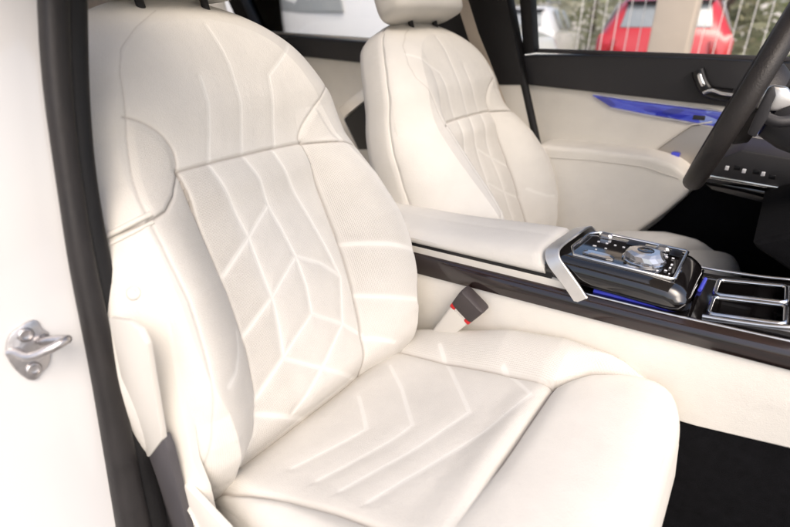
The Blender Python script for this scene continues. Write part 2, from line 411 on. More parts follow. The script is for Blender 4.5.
def grid_faces(nr, ncol):
    i, j = np.meshgrid(np.arange(nr - 1), np.arange(ncol - 1), indexing='ij')
    a = i * ncol + j
    return np.stack([a, a + 1, a + ncol + 1, a + ncol], -1).reshape(-1, 4)
def vert_normals(P, F):
    n = np.cross(P[F[:, 2]] - P[F[:, 0]], P[F[:, 3]] - P[F[:, 1]])
    vn = np.zeros_like(P)
    for k in range(4): np.add.at(vn, F[:, k], n)
    return vn / np.maximum(np.linalg.norm(vn, axis=1, keepdims=True), 1e-12)
def part_mesh(name, P, F, VN, ST, MASK, sel, parent, m, flip):
    f = F[sel]; 
    if len(f) == 0: return None
    if flip: f = f[:, ::-1]
    ids, inv = np.unique(f, return_inverse=True); f2 = inv.reshape(-1, 4)
    me = bpy.data.meshes.new(name)
    me.vertices.add(len(ids)); me.vertices.foreach_set('co', P[ids].ravel())
    me.loops.add(f2.size); me.loops.foreach_set('vertex_index', f2.ravel().astype(np.int32))
    me.polygons.add(len(f2)); me.polygons.foreach_set('loop_start', np.arange(0, f2.size, 4, dtype=np.int32))
    me.update(calc_edges=True); me.validate()
    me.polygons.foreach_set('use_smooth', [True] * len(me.polygons))
    a = me.attributes.new('mask', 'FLOAT_VECTOR', 'POINT'); a.data.foreach_set('vector', MASK[ids].astype(np.float32).ravel())
    a = me.attributes.new('st', 'FLOAT_VECTOR', 'POINT'); a.data.foreach_set('vector', ST[ids].astype(np.float32).ravel())
    vn = VN[ids] * (-1 if flip else 1)
    me.normals_split_custom_set_from_vertices([tuple(x) for x in vn])
    return link(name, me, m, parent)

BVH = {}
def onseat(x, y, off=0.0):
    """point of the near seat's hide met by a photograph ray"""
    v = _D + _R * (x - 395) / FPX - _UP * (y - 263.5) / FPX
    h = BVH['seat'].ray_cast(Vector(_O), Vector(v).normalized())
    if h[0] is None: return None, None
    n = h[1] if h[1].dot(Vector(v)) < 0 else -h[1]
    return h[0] + n * off, n
def groove(d, wd): return np.exp(-(d / wd) ** 2)

V_C2 = [0, .10, .19, .30, .42, .50, .56, .60, .65, .69, .715]
U_C2 = [.262, .245, .222, .200, .176, .184, .206, .200, .172, .115, .05]
def smooth_interp(v, xs, ys, w=.03):
    g = np.linspace(min(xs) - .1, max(xs), 900); y = np.interp(g, xs, ys); k = max(3, int(w / (g[1] - g[0])) | 1)
    y2 = np.convolve(np.pad(y, k // 2, mode='edge'), np.ones(k) / k, 'valid')
    y2 = np.where(g > max(xs) - .05, y, y2)
    return np.interp(v, g, y2)
def build_backrest(root, X0, Z0, YC, mir, lean):
    SU, SV = (SEAM_U, SEAM_V) if mir > 0 else (SEAM2_U, SEAM2_V)
    r = R(25); nn = np.array([math.cos(r), 0, math.sin(r)]); vv = np.array([-math.sin(r), 0, math.cos(r)]); O = np.array([X0, 0, Z0])
    nr, nc = 540, 481
    q = np.linspace(0, 1, nr); q = 1 - (1 - q) ** 1.15; v1 = -0.05 + q * (.7485 + .05)
    p = np.linspace(-1, 1, nc); p = np.sign(p) * (1 - (1 - np.abs(p)) ** 1.25)
    Wv = smooth_interp(v1, V_W, U_W)
    V = np.repeat(v1[:, None], nc, 1); U = Wv[:, None] * p[None]
    uh = np.abs(U); W = np.repeat(Wv[:, None], nc, 1)
    S = np.where(U < 0, interp(V, V_S, U_SN), interp(V, V_S, U_S)); C = interp(V, V_C, U_C)
    if mir < 0: C = np.where(U > 0, interp(V, V_C2, U_C2), C)
    outline = [(-.05 + 0, -1)]
    ow = [(u, v) for v, u in zip(V_W, U_W)]
    ow = [(.25, -.10)] + [tuple(x) for x in cr_path(ow, 5)]
    dO = poly_dist(uh, V, ow)
    seamV = interp(U, SU, SV)
    below = sm((seamV - V) / .012 + .5)           # 1 on the lower panels
    b = interp(V, [-.05, 0, .06, .13, .26, .34, .40, .44, .5], [.045, .055, .075, .082, .080, .064, .038, .016, .0])
    if mir < 0: b = np.where(U > 0, interp(V, [0, .1, .19, .30, .42, .5, .6, .7], [.12, .135, .125, .082, .036, .016, .004, 0]), b)
    x = np.clip((uh - S) / np.maximum(C - S, .01), 0, 1)
    rise = b * np.sin(x * math.pi / 2) ** .9
    D = interp(V, [0, .1, .4, .5, .6, .74], [.05, .08, .085, .08, .075, .07])
    ex = np.clip(1 - dO / D, 0, 1)
    H = b + .05
    drop = H * (.5 * ex + .5 * (1 - np.sqrt(np.maximum(1 - ex * ex, 0))))
    base = .010 * np.exp(-((V - .22) / .11) ** 2) + .018 * sm((V - .44) / .1) * sm((.747 - V) / .14) - .035 * np.clip((V - .52) / .21, 0, 1) ** 2
    base = base + .008 * np.exp(-((V - .40) / .03) ** 2) * (uh < S)
    # wings step forward of the shoulder panel
    wd_ = np.where(U < 0, poly_dist(uh, V, WING_N), poly_dist(uh, V, WING_F))
    wing = (V > seamV) & (uh > wing_u(V, U)) & (V < np.where(U < 0, V_TOPN, V_TOPF)) & ((U < 0) | (mir > 0)) & (uh < C + .003)
    base = base + wing * .003 * sm(wd_ / .015) * sm((C - uh) / .012)
    n = base + rise - drop
    n = n + wav(U, V, 3) * sm(dO / .05) * .45
    bump = np.zeros_like(U); ridge = np.zeros_like(U); stitch = np.zeros_like(U)
    dq = np.full_like(U, 9.)
    inner = (uh < S + .004) & (V < seamV)
    shoulder = (V > seamV) & ~wing
    for k, l in enumerate(QB):
        d = poly_dist(U, V, l); ok = shoulder if k < 3 else inner
        d = np.where(ok, d, 9.); dq = np.minimum(dq, d)
    for l in QB_BOL:
        d = poly_dist(U, V, l); dq = np.minimum(dq, np.where((U > S) & (V < seamV), d, 9.))
    for l in QB_BOLN:
        d = poly_dist(U, V, l); dq = np.minimum(dq, np.where((U < -S) & (V < seamV), d, 9.))
    puff = np.where(inner, .0045 * np.minimum(dq / .02, 1) ** .6, 0) + np.where(~inner, .003 * np.minimum(dq / .02, 1) ** .6, 0)
    g = groove(dq, .0042)
    band = 1 - sm((dq - .0024) / .0024)
    n = n + .60 * puff + .0003 * band - .0007 * groove(dq, .0065)
    ridge = band
    # seams
    seams = [(list(zip(SU, SV)), .0040, .007)]
    for sgn in (-1, 1):
        vs = np.linspace(-.05, .441, 40); deep = mir < 0 and sgn > 0
        seams.append(([(sgn * float(interp(t, V_S, U_SN if sgn < 0 else U_S)), t) for t in vs], .0042, .005))
        if not deep: seams.append(([(sgn * u, v) for u, v in (WING_N if sgn < 0 else WING_F)], .0032, .0030))
        if sgn > 0 and not deep: continue
        vs = np.linspace(-.05, .70, 60)
        seams.append((cr_path([(sgn * float(interp(t, V_C2 if deep else V_C, U_C2 if deep else U_C)), t) for t in vs], 2), .0030, .0020))
    ds = np.full_like(U, 9.); 
    for l, wd, dep in seams:
        d = poly_dist(U, V, l)
        if mir < 0 and l[0][0] == SU[0]: d = np.where(U > C + .004, 9., d)
        n = n - dep * .55 * groove(d, wd * .8) - dep * .12 * groove(d, wd * 2.6); ds = np.minimum(ds, d + {.0030: .0013, .0032: .0006}.get(wd, 0))
    stitch = groove(ds, .0017) * .8
    # fold across the outer flank where upper and lower covers meet
    fl_ = sm((uh - C - .004) / .012)
    # bottom tucks behind the cushion
    n = n - .05 * np.clip((.03 - V) / .08, 0, 1) ** 2 - .006 * np.clip((.040 - V) / .04, 0, 1.4) ** 2
    perf = np.where(inner, .30, 0.0); perf = np.where((uh > S) & (uh < C) & (V < seamV), .42, perf); perf = np.where(wing, .5, perf)
    perf = np.where(inner, perf + .62 * sm((-.055 - U) / .03), perf)
    perf = np.where((U > S) & (V < seamV), perf + .43 * sm((V - .08) / .1), perf)
    perf = perf * (1 - np.clip(groove(dq, .006) * 1.3, 0, 1)) * (1 - groove(ds, .006))
    perf = perf * sm((C + .02 - uh) / .045)
    if mir < 0: perf = perf * .25 * inner
    # skirt round the rim, rows: outline goes from bottom left over the top to bottom right
    Uw = YC + mir * U + lean * (V - .44)
    P = (O[None, None] + n[..., None] * nn + V[..., None] * vv); P[..., 1] = Uw
    P = P.reshape(-1, 3); F = grid_faces(nr, nc)
    cen = lambda A: A.reshape(-1)[F].mean(1)
    VN = vert_normals(P, F)
    if mir > 0: pass
    ST = np.stack([U.ravel(), V.ravel(), np.zeros(U.size)], 1); MASK = np.stack([perf.ravel(), ridge.ravel(), stitch.ravel()], 1)
    ok_n = (VN @ np.array([nn[0], 0, nn[2]])).mean()
    flip = ok_n < 0
    if flip: pass
    fu, fv = cen(U), cen(V); fuh = np.abs(fu)
    fs = np.where(fu < 0, interp(fv, V_S, U_SN), interp(fv, V_S, U_S)); fc = interp(fv, V_C, U_C)
    if mir < 0: fc = np.where(fu > 0, interp(fv, V_C2, U_C2), fc)
    fsv = interp(fu, SU, SV)
    fw = (fv > fsv) & (fuh > wing_u(fv, fu)) & (fv < np.where(fu < 0, V_TOPN, V_TOPF)) & ((fu < 0) | (mir > 0))
    side = fuh > fc
    inn = (fuh < fs) & (fv < fsv) & ~side
    bol = (fuh >= fs) & (fv < fsv) & ~side
    fw = fw & ~side
    sh = ~(side | inn | bol | fw)
    arg = (root, M['leather'], flip)
    if mir > 0: BVH['seat'] = BVHTree.FromPolygons([tuple(x) for x in P], [tuple(int(i) for i in f) for f in F])
    def pm(name, sel): return part_mesh(name, P, F, VN, ST, MASK, sel, *arg)
    pm('backrest_panel', inn); pm('shoulder_panel', sh)
    for s in (-1, 1):
        pm('side_bolster', bol & (fu * s > 0)); pm('shoulder_wing', fw & (fu * s > 0)); pm('bolster_flank', side & (fu * s > 0))
    # rear shell: from the rim backwards, closed at the back
    rim = []
    Pg = P.reshape(nr, nc, 3)
    left = Pg[::4, 0]; top = Pg[-1, ::24]; right = Pg[::4, -1][::-1]
    def sm_(a):
        a = a.copy(); k = np.ones(9) / 9
        for c in range(3): a[:, c] = np.convolve(np.pad(a[:, c], 4, mode='reflect', reflect_type='odd'), k, 'valid')
        return a
    left = sm_(left); right = sm_(right)
    loop = np.concatenate([left, top, right])
    ctr = loop.mean(0)
    def off(k, back, infl):
        q_ = loop - nn * back
        d = q_ - ctr; d -= np.outer(d @ nn, nn); l = np.linalg.norm(d, axis=1, keepdims=True)
        return q_ + d / l * infl
    rings = [off(0, -.004, -.002), off(0, .004, .0), off(0, .007, -.0015), off(0, .010, .0025), off(0, .024, .0045), off(0, .07, .003), off(0, .092, -.004), off(0, .102, -.02)]
    mb = MB(); mb.loft([[tuple(x) for x in rg] for rg in rings], cap=True)
    mb.build('back_shell', M['leather'], root, 60)

CX = [-.58, -.535, -.515, -.492, -.4, -.3, -.2, -.1, -.05, -.02, .0, .02]
CZ = [-.070, -.026, -.015, -.009, .006, .03, .052, .064, .066, .060, .050, .04]
SNX = [-.58, -.5, -.45, -.40, -.33, -.28, -.185, -.165, -.14, -.09, -.05, 0.0, .02]
SNU = [.256, .252, .240, .226, .212, .206, .204, .207, .228, .253, .266, .275, .275]
SCX = [-.58, -.21, -.185, -.165, -.14, -.09, -.05, 0.0, .02]
SCU = [.172, .172, .176, .198, .228, .253, .266, .275, .275]
def build_cushion(root, DX, DZ, YC, mir):
    nr, nc = 400, 401
    q = np.linspace(0, 1, nr); q = 1 - (1 - q) ** 1.2; a1 = -.56 + q * .572
    p = np.linspace(-1, 1, nc); p = np.sign(p) * (1 - (1 - np.abs(p)) ** 1.3)
    # plan outline: straight flanks, rounded front corners
    XW = [-.56, -.4, -.2, -.06, -.03, -.012, -.002, .006, .010, .012]; UW = [.262, .276, .282, .282, .278, .270, .258, .236, .212, .19]
    Wv = interp(a1, XW, UW)
    A = np.repeat(a1[:, None], nc, 1); U = Wv[:, None] * p[None]; uh = np.abs(U)
    ow = [(x_, u_) for x_, u_ in zip(XW, UW)] + [(.013, .0)]
    ow = [(-.8, .262)] + [tuple(t) for t in cr_path(ow[:-1], 5)] + [ow[-1]]
    dO = poly_dist(A, uh, ow)
    z = interp(A, np.linspace(-.58, .02, 121), np.convolve(np.pad(interp(np.linspace(-.58, .02, 121), CX, CZ), 4, mode='edge'), np.ones(9) / 9, 'valid'))
    S = np.where(U * mir < 0, interp(A, SNX, SNU), interp(A, SCX, SCU)); W = interp(A, XW, UW)
    bh = interp(A, [-.56, -.45, -.3, -.2, -.12, -.06, -.02], [.010, .024, .046, .046, .034, .016, .0])
    x = np.clip((uh - S) / np.maximum(.245 - S, .02), 0, 1)
    bh = np.where(U * mir < 0, bh * .30, bh)
    z = z + bh * np.sin(x * math.pi / 2) * (uh > S)
    z = z - .010 * (1 - np.clip(uh / S, 0, 1) ** 2) * sm((-.2 - A) / .05)      # slight dish of the centre
    thigh = (A > -.183) & (uh < S)
    dsplit = np.abs(A + .183)
    z = z + np.where(thigh, .010 * (1 - np.exp(-((A + .183) / .02).clip(0, 9))), 0) * sm((S - uh) / .015)
    Rr = .042
    ex = np.clip(1 - dO / Rr, 0, 1)
    z = z - .05 * (1 - np.sqrt(np.maximum(1 - ex ** 2, 0)))
    z = z + wav(U, A, 11) * sm(dO / .05) * .6
    inner = (uh < S) & (A < -.183)
    dq = np.full_like(U, 9.)
    for l in QC:
        dq = np.minimum(dq, poly_dist(A, U, l))
    dq = np.where((A < -.19) & (U * mir > -.204), dq, 9.); dq = np.minimum(dq + .02 * sm((-.176 - U * mir) / .026), 9.)
    band = 1 - sm((dq - .0024) / .0024)
    z = z + .0016 * np.where(uh < S, sm((-.186 - A) / .012), sm((-.20 - A) / .12)) * np.minimum(dq / .02, 1) ** .6 + .0003 * band - .0004 * groove(dq, .0065)
    ds = np.full_like(U, 9.)
    for sgn in (-1, 1):
        l = [(t, sgn * float(interp(t, SNX, SNU) if sgn * mir < 0 else interp(t, SCX, SCU))) for t in np.linspace(-.58, -.012, 90)]
        d = poly_dist(A, U, l); fade = interp(A, [-.05, -.012], [1, .15]); z = z - fade * (.006 * groove(d, .0048) + .003 * groove(d, .014)); ds = np.minimum(ds, d + (A > -.03) * .1)
    d = np.where(uh < S + .004, dsplit, 9.); fd = sm((U * mir + .16) / .14); z = z - fd * (.009 * groove(d, .0034) + .007 * groove(d, .016)); d = d + (1 - fd) * .01; ds = np.minimum(ds, d)
    # piping seam near the front rim
    d = np.abs(dO - .016); d = np.where(A > -.30, d, 9.); z = z + .0016 * groove(d, .0022) - .0016 * groove(d, .006)
    stitch = groove(ds, .0020) * .8
    perf = np.where(inner, .25, .0); perf = np.where((uh > S) & (U > 0) & (A < -.06), .6, perf)
    perf = perf * (1 - np.clip(groove(dq, .006) * 1.3, 0, 1)) * (1 - groove(ds, .006))
    P = np.stack([A + DX, YC + mir * U, z + DZ], -1).reshape(-1, 3); F = grid_faces(nr, nc); VN = vert_normals(P, F)
    flip = VN[:, 2].mean() < 0
    ST = np.stack([U.ravel(), A.ravel(), np.zeros(U.size)], 1); MASK = np.stack([perf.ravel(), band.ravel(), stitch.ravel()], 1)
    cen = lambda B: B.reshape(-1)[F].mean(1)
    fu, fa = cen(U), cen(A); fuh = np.abs(fu); fs = np.where(fu * mir < 0, interp(fa, SNX, SNU), interp(fa, SCX, SCU))
    inn = (fuh < fs) & (fa < -.183); th = (fuh < fs) & ~inn; bo = ~(inn | th)
    th = th | (bo & (fa > -.03)); bo = bo & ~th
    def pm(name, sel): return part_mesh(name, P, F, VN, ST, MASK, sel, root, M['leather'], flip)
    pm('cushion_panel', inn); pm('thigh_support', th)
    for s in (-1, 1): pm('cushion_bolster', bo & (fu * s > 0))
    # apron hanging from the rim
    Pg = P.reshape(nr, nc, 3)
    rim = np.concatenate([Pg[::5, 0], Pg[-1, ::10], Pg[::5, -1][::-1]])
    c0 = np.array([-.28 + DX, YC])
    d = rim[:, :2] - c0; d /= np.linalg.norm(d, axis=1, keepdims=True)
    rings = []
    for dz, o in ((.003, -.002), (-.012, .003), (-.05, .009), (-.10, .008), (-.15, -.002), (-.17, -.02)):
        q_ = rim.copy(); q_[:, :2] += d * o
        q_[:, 2] = q_[:, 2] * max(0, 1 + dz / .17) + (DZ - .17) * min(1, -dz / .17 if dz < 0 else 0) if dz < 0 else q_[:, 2] + dz
        rings.append([tuple(t) for t in q_])
    mb = MB(); mb.loft(rings, cap=False); mb.build('cushion_apron', M['leather'], root, 60)
    mb = MB(); mb.box((-.29 + DX, YC, -.245 + DZ), (.40, .36, .16), .015); mb.build('seat_base', M['gloss_dark'], root)
    for s in (-1, 1):
        mb = MB(); mb.box((-.25 + DX, YC + s * .19, -.315 + DZ), (.56, .045, .035), .006); mb.build('seat_rail', M['steel'], root)

def pillow(cx, R_, U_, Hh, D_, nu=40, nv=24, e=.38):
    """superellipsoid shell as rings"""
    rings = []
    for i in range(nv + 1):
        t = -math.pi / 2 + math.pi * i / nv; ct, st_ = abs(math.cos(t)) ** e, math.copysign(abs(math.sin(t)) ** e, math.sin(t))
        ring = []
        for k in range(nu):
            f = 2 * math.pi * k / nu; c, s_ = math.copysign(abs(math.cos(f)) ** .6, math.cos(f)), math.copysign(abs(math.sin(f)) ** .6, math.sin(f))
            ring.append((D_ * ct * c, U_ * ct * s_, Hh * st_))
        rings.append(ring)
    return rings
def build_headrest(root, X0, Z0, YC, lean, vb=.715):
    r = R(25); nn = np.array([math.cos(r), 0, math.sin(r)]); vv = np.array([-math.sin(r), 0, math.cos(r)])
    def P(n, u, v): 
        q = np.array([X0, 0, Z0]) + nn * n + vv * v; q[1] = YC + u + lean * (v - .44); return tuple(q)
    rings = []
    for ring in pillow(None, None, .168, .10, .062, e=.30):
        rings.append([P(-.03 + a * (1 - .15 * h), u * (1 - .12 * (h / .1 + 1) * .5), vb + .10 + h) for a, u, h in ring])
    mb = MB(); mb.loft(rings, cap=True); hr = mb.build('headrest', M['leather'], root, 60)
    for s in (-1, 1):
        mb = MB(); mb.tube([P(-.045, s * .06, .70), P(-.04, s * .06, vb + .03)], .007, 14); mb.build('headrest_post', M['pillar_black'], hr)  # posts coloured black to stand in for the shade under the headrest

# passenger seat, the near one
ps = thing('passenger_seat', 'large cream quilted leather seat nearest the open door, beside the white pillar', 'car seat', (-.3, .53, -.33))
build_backrest(ps, -.52, 0, .53, 1, LEAN)
build_cushion(ps, 0, 0, .53, 1)
build_headrest(ps, -.52, 0, .53, LEAN, vb=.732)
ds_ = thing('driver_seat', 'cream leather seat behind the console, further from the open door and facing the steering wheel', 'car seat', (-.28, 1.27, -.33))
build_backrest(ds_, -.50, -.03, 1.272, -1, .02)
build_cushion(ds_, .035, -.025, 1.265, -1)
build_headrest(ds_, -.50, -.03, 1.272, .02, vb=.724)

# =================================================================== NEAR PILLAR (door frame side)
PN = (1, 0, .17)                 # the pillar leans back as it rises
def pil(x, y, c=-.585): return onplane(x, y, PN, c)
ys_ = np.linspace(-70, 640, 60)
ed_l = np.interp(ys_, [-70, 0, 75, 130, 264, 363, 527, 640], [39, 39.5, 43, 50, 70, 91, 121, 142])
ed_r = np.interp(ys_, [-70, 0, 100, 185, 263, 388, 527, 640], [83, 84, 87, 95, 109, 135, 162, 184])
kk = np.ones(7) / 7
ed_l[3:-3] = np.convolve(ed_l, kk, 'valid'); ed_r[3:-3] = np.convolve(ed_r, kk, 'valid')
Lc = [pil(a, y) for a, y in zip(ed_l, ys_)]; Rc = [pil(a, y) for a, y in zip(ed_r, ys_)]
m_ = len(Lc)
bp = thing('body_pillar', 'white painted door pillar at the left edge carrying the steel door striker', 'car body', tuple(pil(30, 500)))
# painted jamb: shallow panel that rolls outward into the outer skin
rings = []
for k in range(m_):
    p = Lc[k] + np.array([-.012, .012, 0])
    prof = [(0.010, .004), (.0, 0), (-.03, .002), (-.07, .0), (-.12, -.004), (-.17, -.012), (-.20, -.03), (-.215, -.06), (-.22, -.16)]
    rings.append([(p[0] + dx, p[1] + dy, p[2]) for dy, dx in prof])
mb = MB(); mb.loft(rings, closed=False); mb.build('painted_jamb', M['paint_white'], bp, 80)
ws = thing('weather_seal', 'long black rubber seal running up the edge of the white pillar', 'rubber seal', tuple(Rc[-1]))
mid = [(a + (b - a) * .30) for a, b in zip(Lc, Rc)]; wid = [float(np.linalg.norm(b - a)) for a, b in zip(Lc, Rc)]
mb = MB(); mb.tube([m + np.array([.0, 0, 0]) for m in mid], [w_ * .31 for w_ in wid], 18, ry=[w_ * .34 for w_ in wid], up=(1, 0, 0), sq=.75)
mb.build('seal_bulb', M['rubber'], ws, 60)
mid2 = [(a + (b - a) * .79) + np.array([-.008, 0, 0]) for a, b in zip(Lc, Rc)]
mb = MB(); mb.tube(mid2, [w_ * .30 for w_ in wid], 14, ry=[w_ * .30 for w_ in wid], up=(1, 0, 0), sq=.6)
mb.build('seal_lip', M['rubber_black'], ws, 60)

# striker
def jx(x, y): return onplane(x, y, PN, -.597)
c_st = jx(34, 350)
st = thing('door_striker', 'zinc steel door striker loop bolted to the white pillar', 'door striker', tuple(c_st))
outl = [(27, 321), (36, 320), (41, 328), (47, 332), (49, 346), (49, 358), (46, 366), (40, 372), (36, 378), (28, 379), (20, 374), (12, 366), (7, 358), (5, 350), (8, 336), (16, 328)]
nX = np.array([1, 0, .17]) / math.hypot(1, .17)
pts = cr_path([jx(*q) for q in outl], 3, closed=True)
mb = MB(); mb.poly([tuple(p) for p in pts], tuple(nX * .005), .0012); mb.build('base_plate', M['steel'], st, 40)
for q in ((24, 334), (32, 368)):
    p = jx(*q) + nX * .005
    mb = MB(); mb.lathe(p, nX, [(.0001, 0), (.0085, 0), (.0085, .002), (.0068, .0035), (.0058, .0035), (.0050, .0008), (.0035, .0003), (.0001, .0006)], 20)
    mb.build('bolt', M['steel'], st, 50)
def jo(x, y, h): return jx(x, y) + nX * h
h0 = np.array(jx(9, 353)); h1 = np.array(jx(47, 343))
loop = cr_path([jx(8, 352) + nX * .003, jx(13, 351) + nX * .010, onplane(30, 357, PN, -.597 + .028), onplane(50, 349, PN, -.597 + .042), onplane(64, 341, PN, -.597 + .044), onplane(66, 339, PN, -.597 + .036),
                onplane(50, 340, PN, -.597 + .020), onplane(42, 341, PN, -.597 + .010), jx(44, 336) + nX * .003], 6)
mb = MB(); mb.tube(loop, .0052, 14); mb.build('striker_loop', M['steel'], st, 60)

# lower trims next to the seat
pt = thing('pillar_trim', 'cream plastic lower pillar trim panel beside the near seat, right of the black seal', 'trim panel', tuple(atY(150, 400, .232)))
pts = [atY(x, y, .210) for x, y in ((108, 318), (128, 322), (139, 330), (146, 345), (161, 432), (162, 440), (149, 457), (138, 459))]
mb = MB(); mb.poly([tuple(p) for p in pts], (0, .008, 0), .002); mb.build('trim_panel', M['trim_cream'], pt)
pts = [atY(x, y, .212) for x, y in ((118, 445), (150, 448), (162, 436), (168, 452), (190, 540), (194, 600), (140, 600))]
mb = MB(); mb.poly([tuple(p) for p in pts], (0, .012, 0), .003); mb.build('lower_trim', M['grey_trim'], pt, label='dark grey lower trim')
sc = thing('sill_trim', 'pale cream sill trim running forward beside the near seat cushion', 'sill trim', tuple(atY(200, 520, .25)))
pts = [atY(x, y, .222) for x, y in ((163, 458), (170, 476), (186, 487), (240, 545), (262, 600), (200, 620), (180, 540))]
mb = MB(); mb.poly([tuple(p) for p in pts], (0, .010, 0), .003); mb.build('sill_cover', M['trim_cream'], sc)
# seat's lower flank board and release button belong to the seat
rows = [(300, 138, 166, .0015), (330, 143, 170, .002), (365, 150, 176, .004), (400, 154, 183, .007), (430, 158, 190, .010), (455, 163, 195, .012), (490, 175, 203, None), (515, 190, 209, None), (545, 204, 216, None)]
rings = []; ya_, yb_ = .236, .240
for y, xl, xr, of in rows:
    if of is not None:
        a, _n1 = onseat(xl, y, min(of, .003)); b_, _n2 = onseat(xr, y, of)
        if a is None or b_ is None: continue
        a, b_ = np.array(a), np.array(b_); ya_, yb_ = a[1], b_[1]
    else: a, b_ = atY(xl, y, ya_), atY(xr, y, yb_)
    e_ = (b_ - a) / np.linalg.norm(b_ - a) * .003
    rings.append([tuple(a), tuple(b_ - e_), tuple(b_ + np.array([0, .002, 0])), tuple(b_ + np.array([0, .012, 0])), tuple(a + np.array([0, .014, 0]))])
mb = MB(); mb.loft(rings); mb.build('flank_board', M['trim_cream'], ps, 40)
for (pts_, rr, of) in (([(98, 239), (112, 233), (126, 226.5), (140, 220), (151, 214.5)], .0042, .002), ([(99, 249), (113, 243), (127, 236), (141, 229), (153, 223)], .003, .001)):
    q_ = [onseat(x, y, of)[0] for x, y in pts_]; q_ = [tuple(p) for p in q_ if p is not None]
    if len(q_) > 1:
        mb = MB(); mb.tube(cr_path(q_, 5), rr, 12); mb.build('cover_edge', M['trim_cream'], ps, 60)

# outer flank button
bpos, bn = onseat(134, 293, .001)
mb = MB(); mb.lathe(bpos, bn, [(.0001, -.012), (.0095, -.012), (.0095, .001), (.0085, .0025), (.006, .003), (.0048, .002), (.0001, .0026)], 28); mb.build('release_button', M['trim_cream'], ps, 50)

# =================================================================== BUCKLE
bk = thing('belt_buckle', 'seat belt buckle with dark grey cap and red release, standing between near seat and console', 'belt buckle', tuple(atY(445, 335, .775)))
def bq(x, y, Y=.775): return atY(x, y, Y)
stem = [bq(434, 338), bq(446, 324), bq(458, 307)]
ax = Vector(bq(479, 296) - bq(434, 342)).normalized()
side = Vector((ax.z, 0, -ax.x))
c0 = Vector(bq(433, 341)); c1 = Vector(bq(463, 311)); c2 = Vector(bq(484, 297))
def brect(c, wv, tv, n=24, e=.35):
    o = []
    for k in range(n):
        t = 2 * math.pi * k / n; a, b_ = math.cos(t), math.sin(t)
        a = math.copysign(abs(a) ** e, a); b_ = math.copysign(abs(b_) ** e, b_)
        o.append(c + side * wv * a + Vector((0, 1, 0)) * tv * b_)
    return o
d_ = lambda x0, y0, x1, y1: (Vector(bq(x1, y1)) - Vector(bq(x0, y0)))
ctrb = Vector(bq(463, 311.5)); ctrl = Vector(bq(441, 334))
mb = MB(); mb.loft([brect(ctrl - ax * .02, .015, .011), brect(ctrl, .018, .013), brect(ctrb - ax * .006, .0245, .0145), brect(ctrb - ax * .003, .0245, .0145)]); mb.build('buckle_sleeve', M['trim_cream'], bk, 50)
mb = MB()
mb.loft([brect(ctrb - ax * .004, .0195, .012), brect(ctrb + ax * .004, .0195, .012)]); mb.build('buckle_slot', M['silver'], bk, 50)
for s in (-1, 1):
    mb = MB(); mb.box(tuple(ctrb + side * s * .020 + ax * .001), (.012, .029, .013), .003, rot=Matrix.Rotation(-math.atan2(ax.z, ax.x), 3, 'Y')); mb.build('release_tab', M['red'], bk, 50)
topc = ctrb + ax * .044
mb = MB(); mb.loft([brect(ctrb + ax * .004, .0255, .015), brect(ctrb + ax * .006, .0275, .0165), brect(ctrb + ax * .036, .030, .018), brect(topc, .030, .017), brect(topc + ax * .003, .026, .013)]); mb.build('buckle_cap', M['buckle_grey'], bk, 40)
mb = MB(); mb.tube([Vector(bq(431, 342)) - ax * .03, ctrl - ax * .015], .009, 12); mb.build('buckle_stalk', M['gloss_dark'], bk, 50)

# =================================================================== CENTRE CONSOLE
YN, YF = .80, 1.01
cc = thing('centre_console', 'long centre console between the two seats with cream lid and dark glossy front', 'centre console', (-.2, .905, -.33))
def zt(x): return .1635 + (x + .53) * .042 + max(0, x + .05) * .03      # upper edge of the wood strip
def zb_(x): return .122 + (x + .53) * .056
xs = np.linspace(-1.0, .42, 30)
# cream side skin under the wood
rings = []
for x in xs:
    zlo = -.010 + (x - .02) * .20 if x > .02 else -.010 + (x - .02) * .10
    rings.append([(x, YN + .003, zb_(x) + .004), (x, YN, zb_(x) - .004), (x, YN + .004, (zb_(x) + zlo) / 2), (x, YN + .010, zlo + .006), (x, YN + .016, zlo), (x, YN + .05, zlo), (x, YN + .05, zb_(x) + .004)])
mb = MB(); mb.loft(rings); mb.build('side_panel', M['door_leather'], cc, 40)
# carpeted tunnel
mb = MB(); mb.loft([[(x, YN + .02, .06), (x, YN + .012, -.02), (x, YN - .0, -.2), (x, YN - .01, -.34), (x, YF + .02, -.34), (x, YF, .10), (x, YF - .02, .13)] for x in xs]); mb.build('tunnel', M['carpet'], cc, 40)
# wood strip
rings = []
for x in xs:
    a, b_ = zb_(x), zt(x)
    rings.append([(x, YN + .006, a - .002), (x, YN - .005, a), (x, YN - .0065, a + (b_ - a) * .3), (x, YN - .004, a + (b_ - a) * .75), (x, YN + .002, b_ - .003), (x, YN + .008, b_), (x, YN + .014, b_ - .004), (x, YN + .014, a)])
mb = MB(); mb.loft(rings); mb.build('wood_trim', M['wood'], cc, 50)
mb = MB(); mb.tube([(x, YN + .010, zt(x) + .0005) for x in np.linspace(-.20, .42, 20)], .0022, 10); mb.build('chrome_strip', M['chrome'], cc, 60)
# body under the lid
mb = MB(); mb.loft([[(x, YN + .012, zt(x) - .02), (x, YN + .008, zt(x)), (x, YN + .006, zt(x) + .014), (x, YN + .014, zt(x) + .0185), (x, YF - .03, zt(x) + .0185), (x, YF - .02, zt(x) + .01), (x, YF - .02, zt(x) - .06)] for x in np.linspace(-1.0, -.205, 14)]); mb.build('console_body', M['door_leather'], cc, 40)
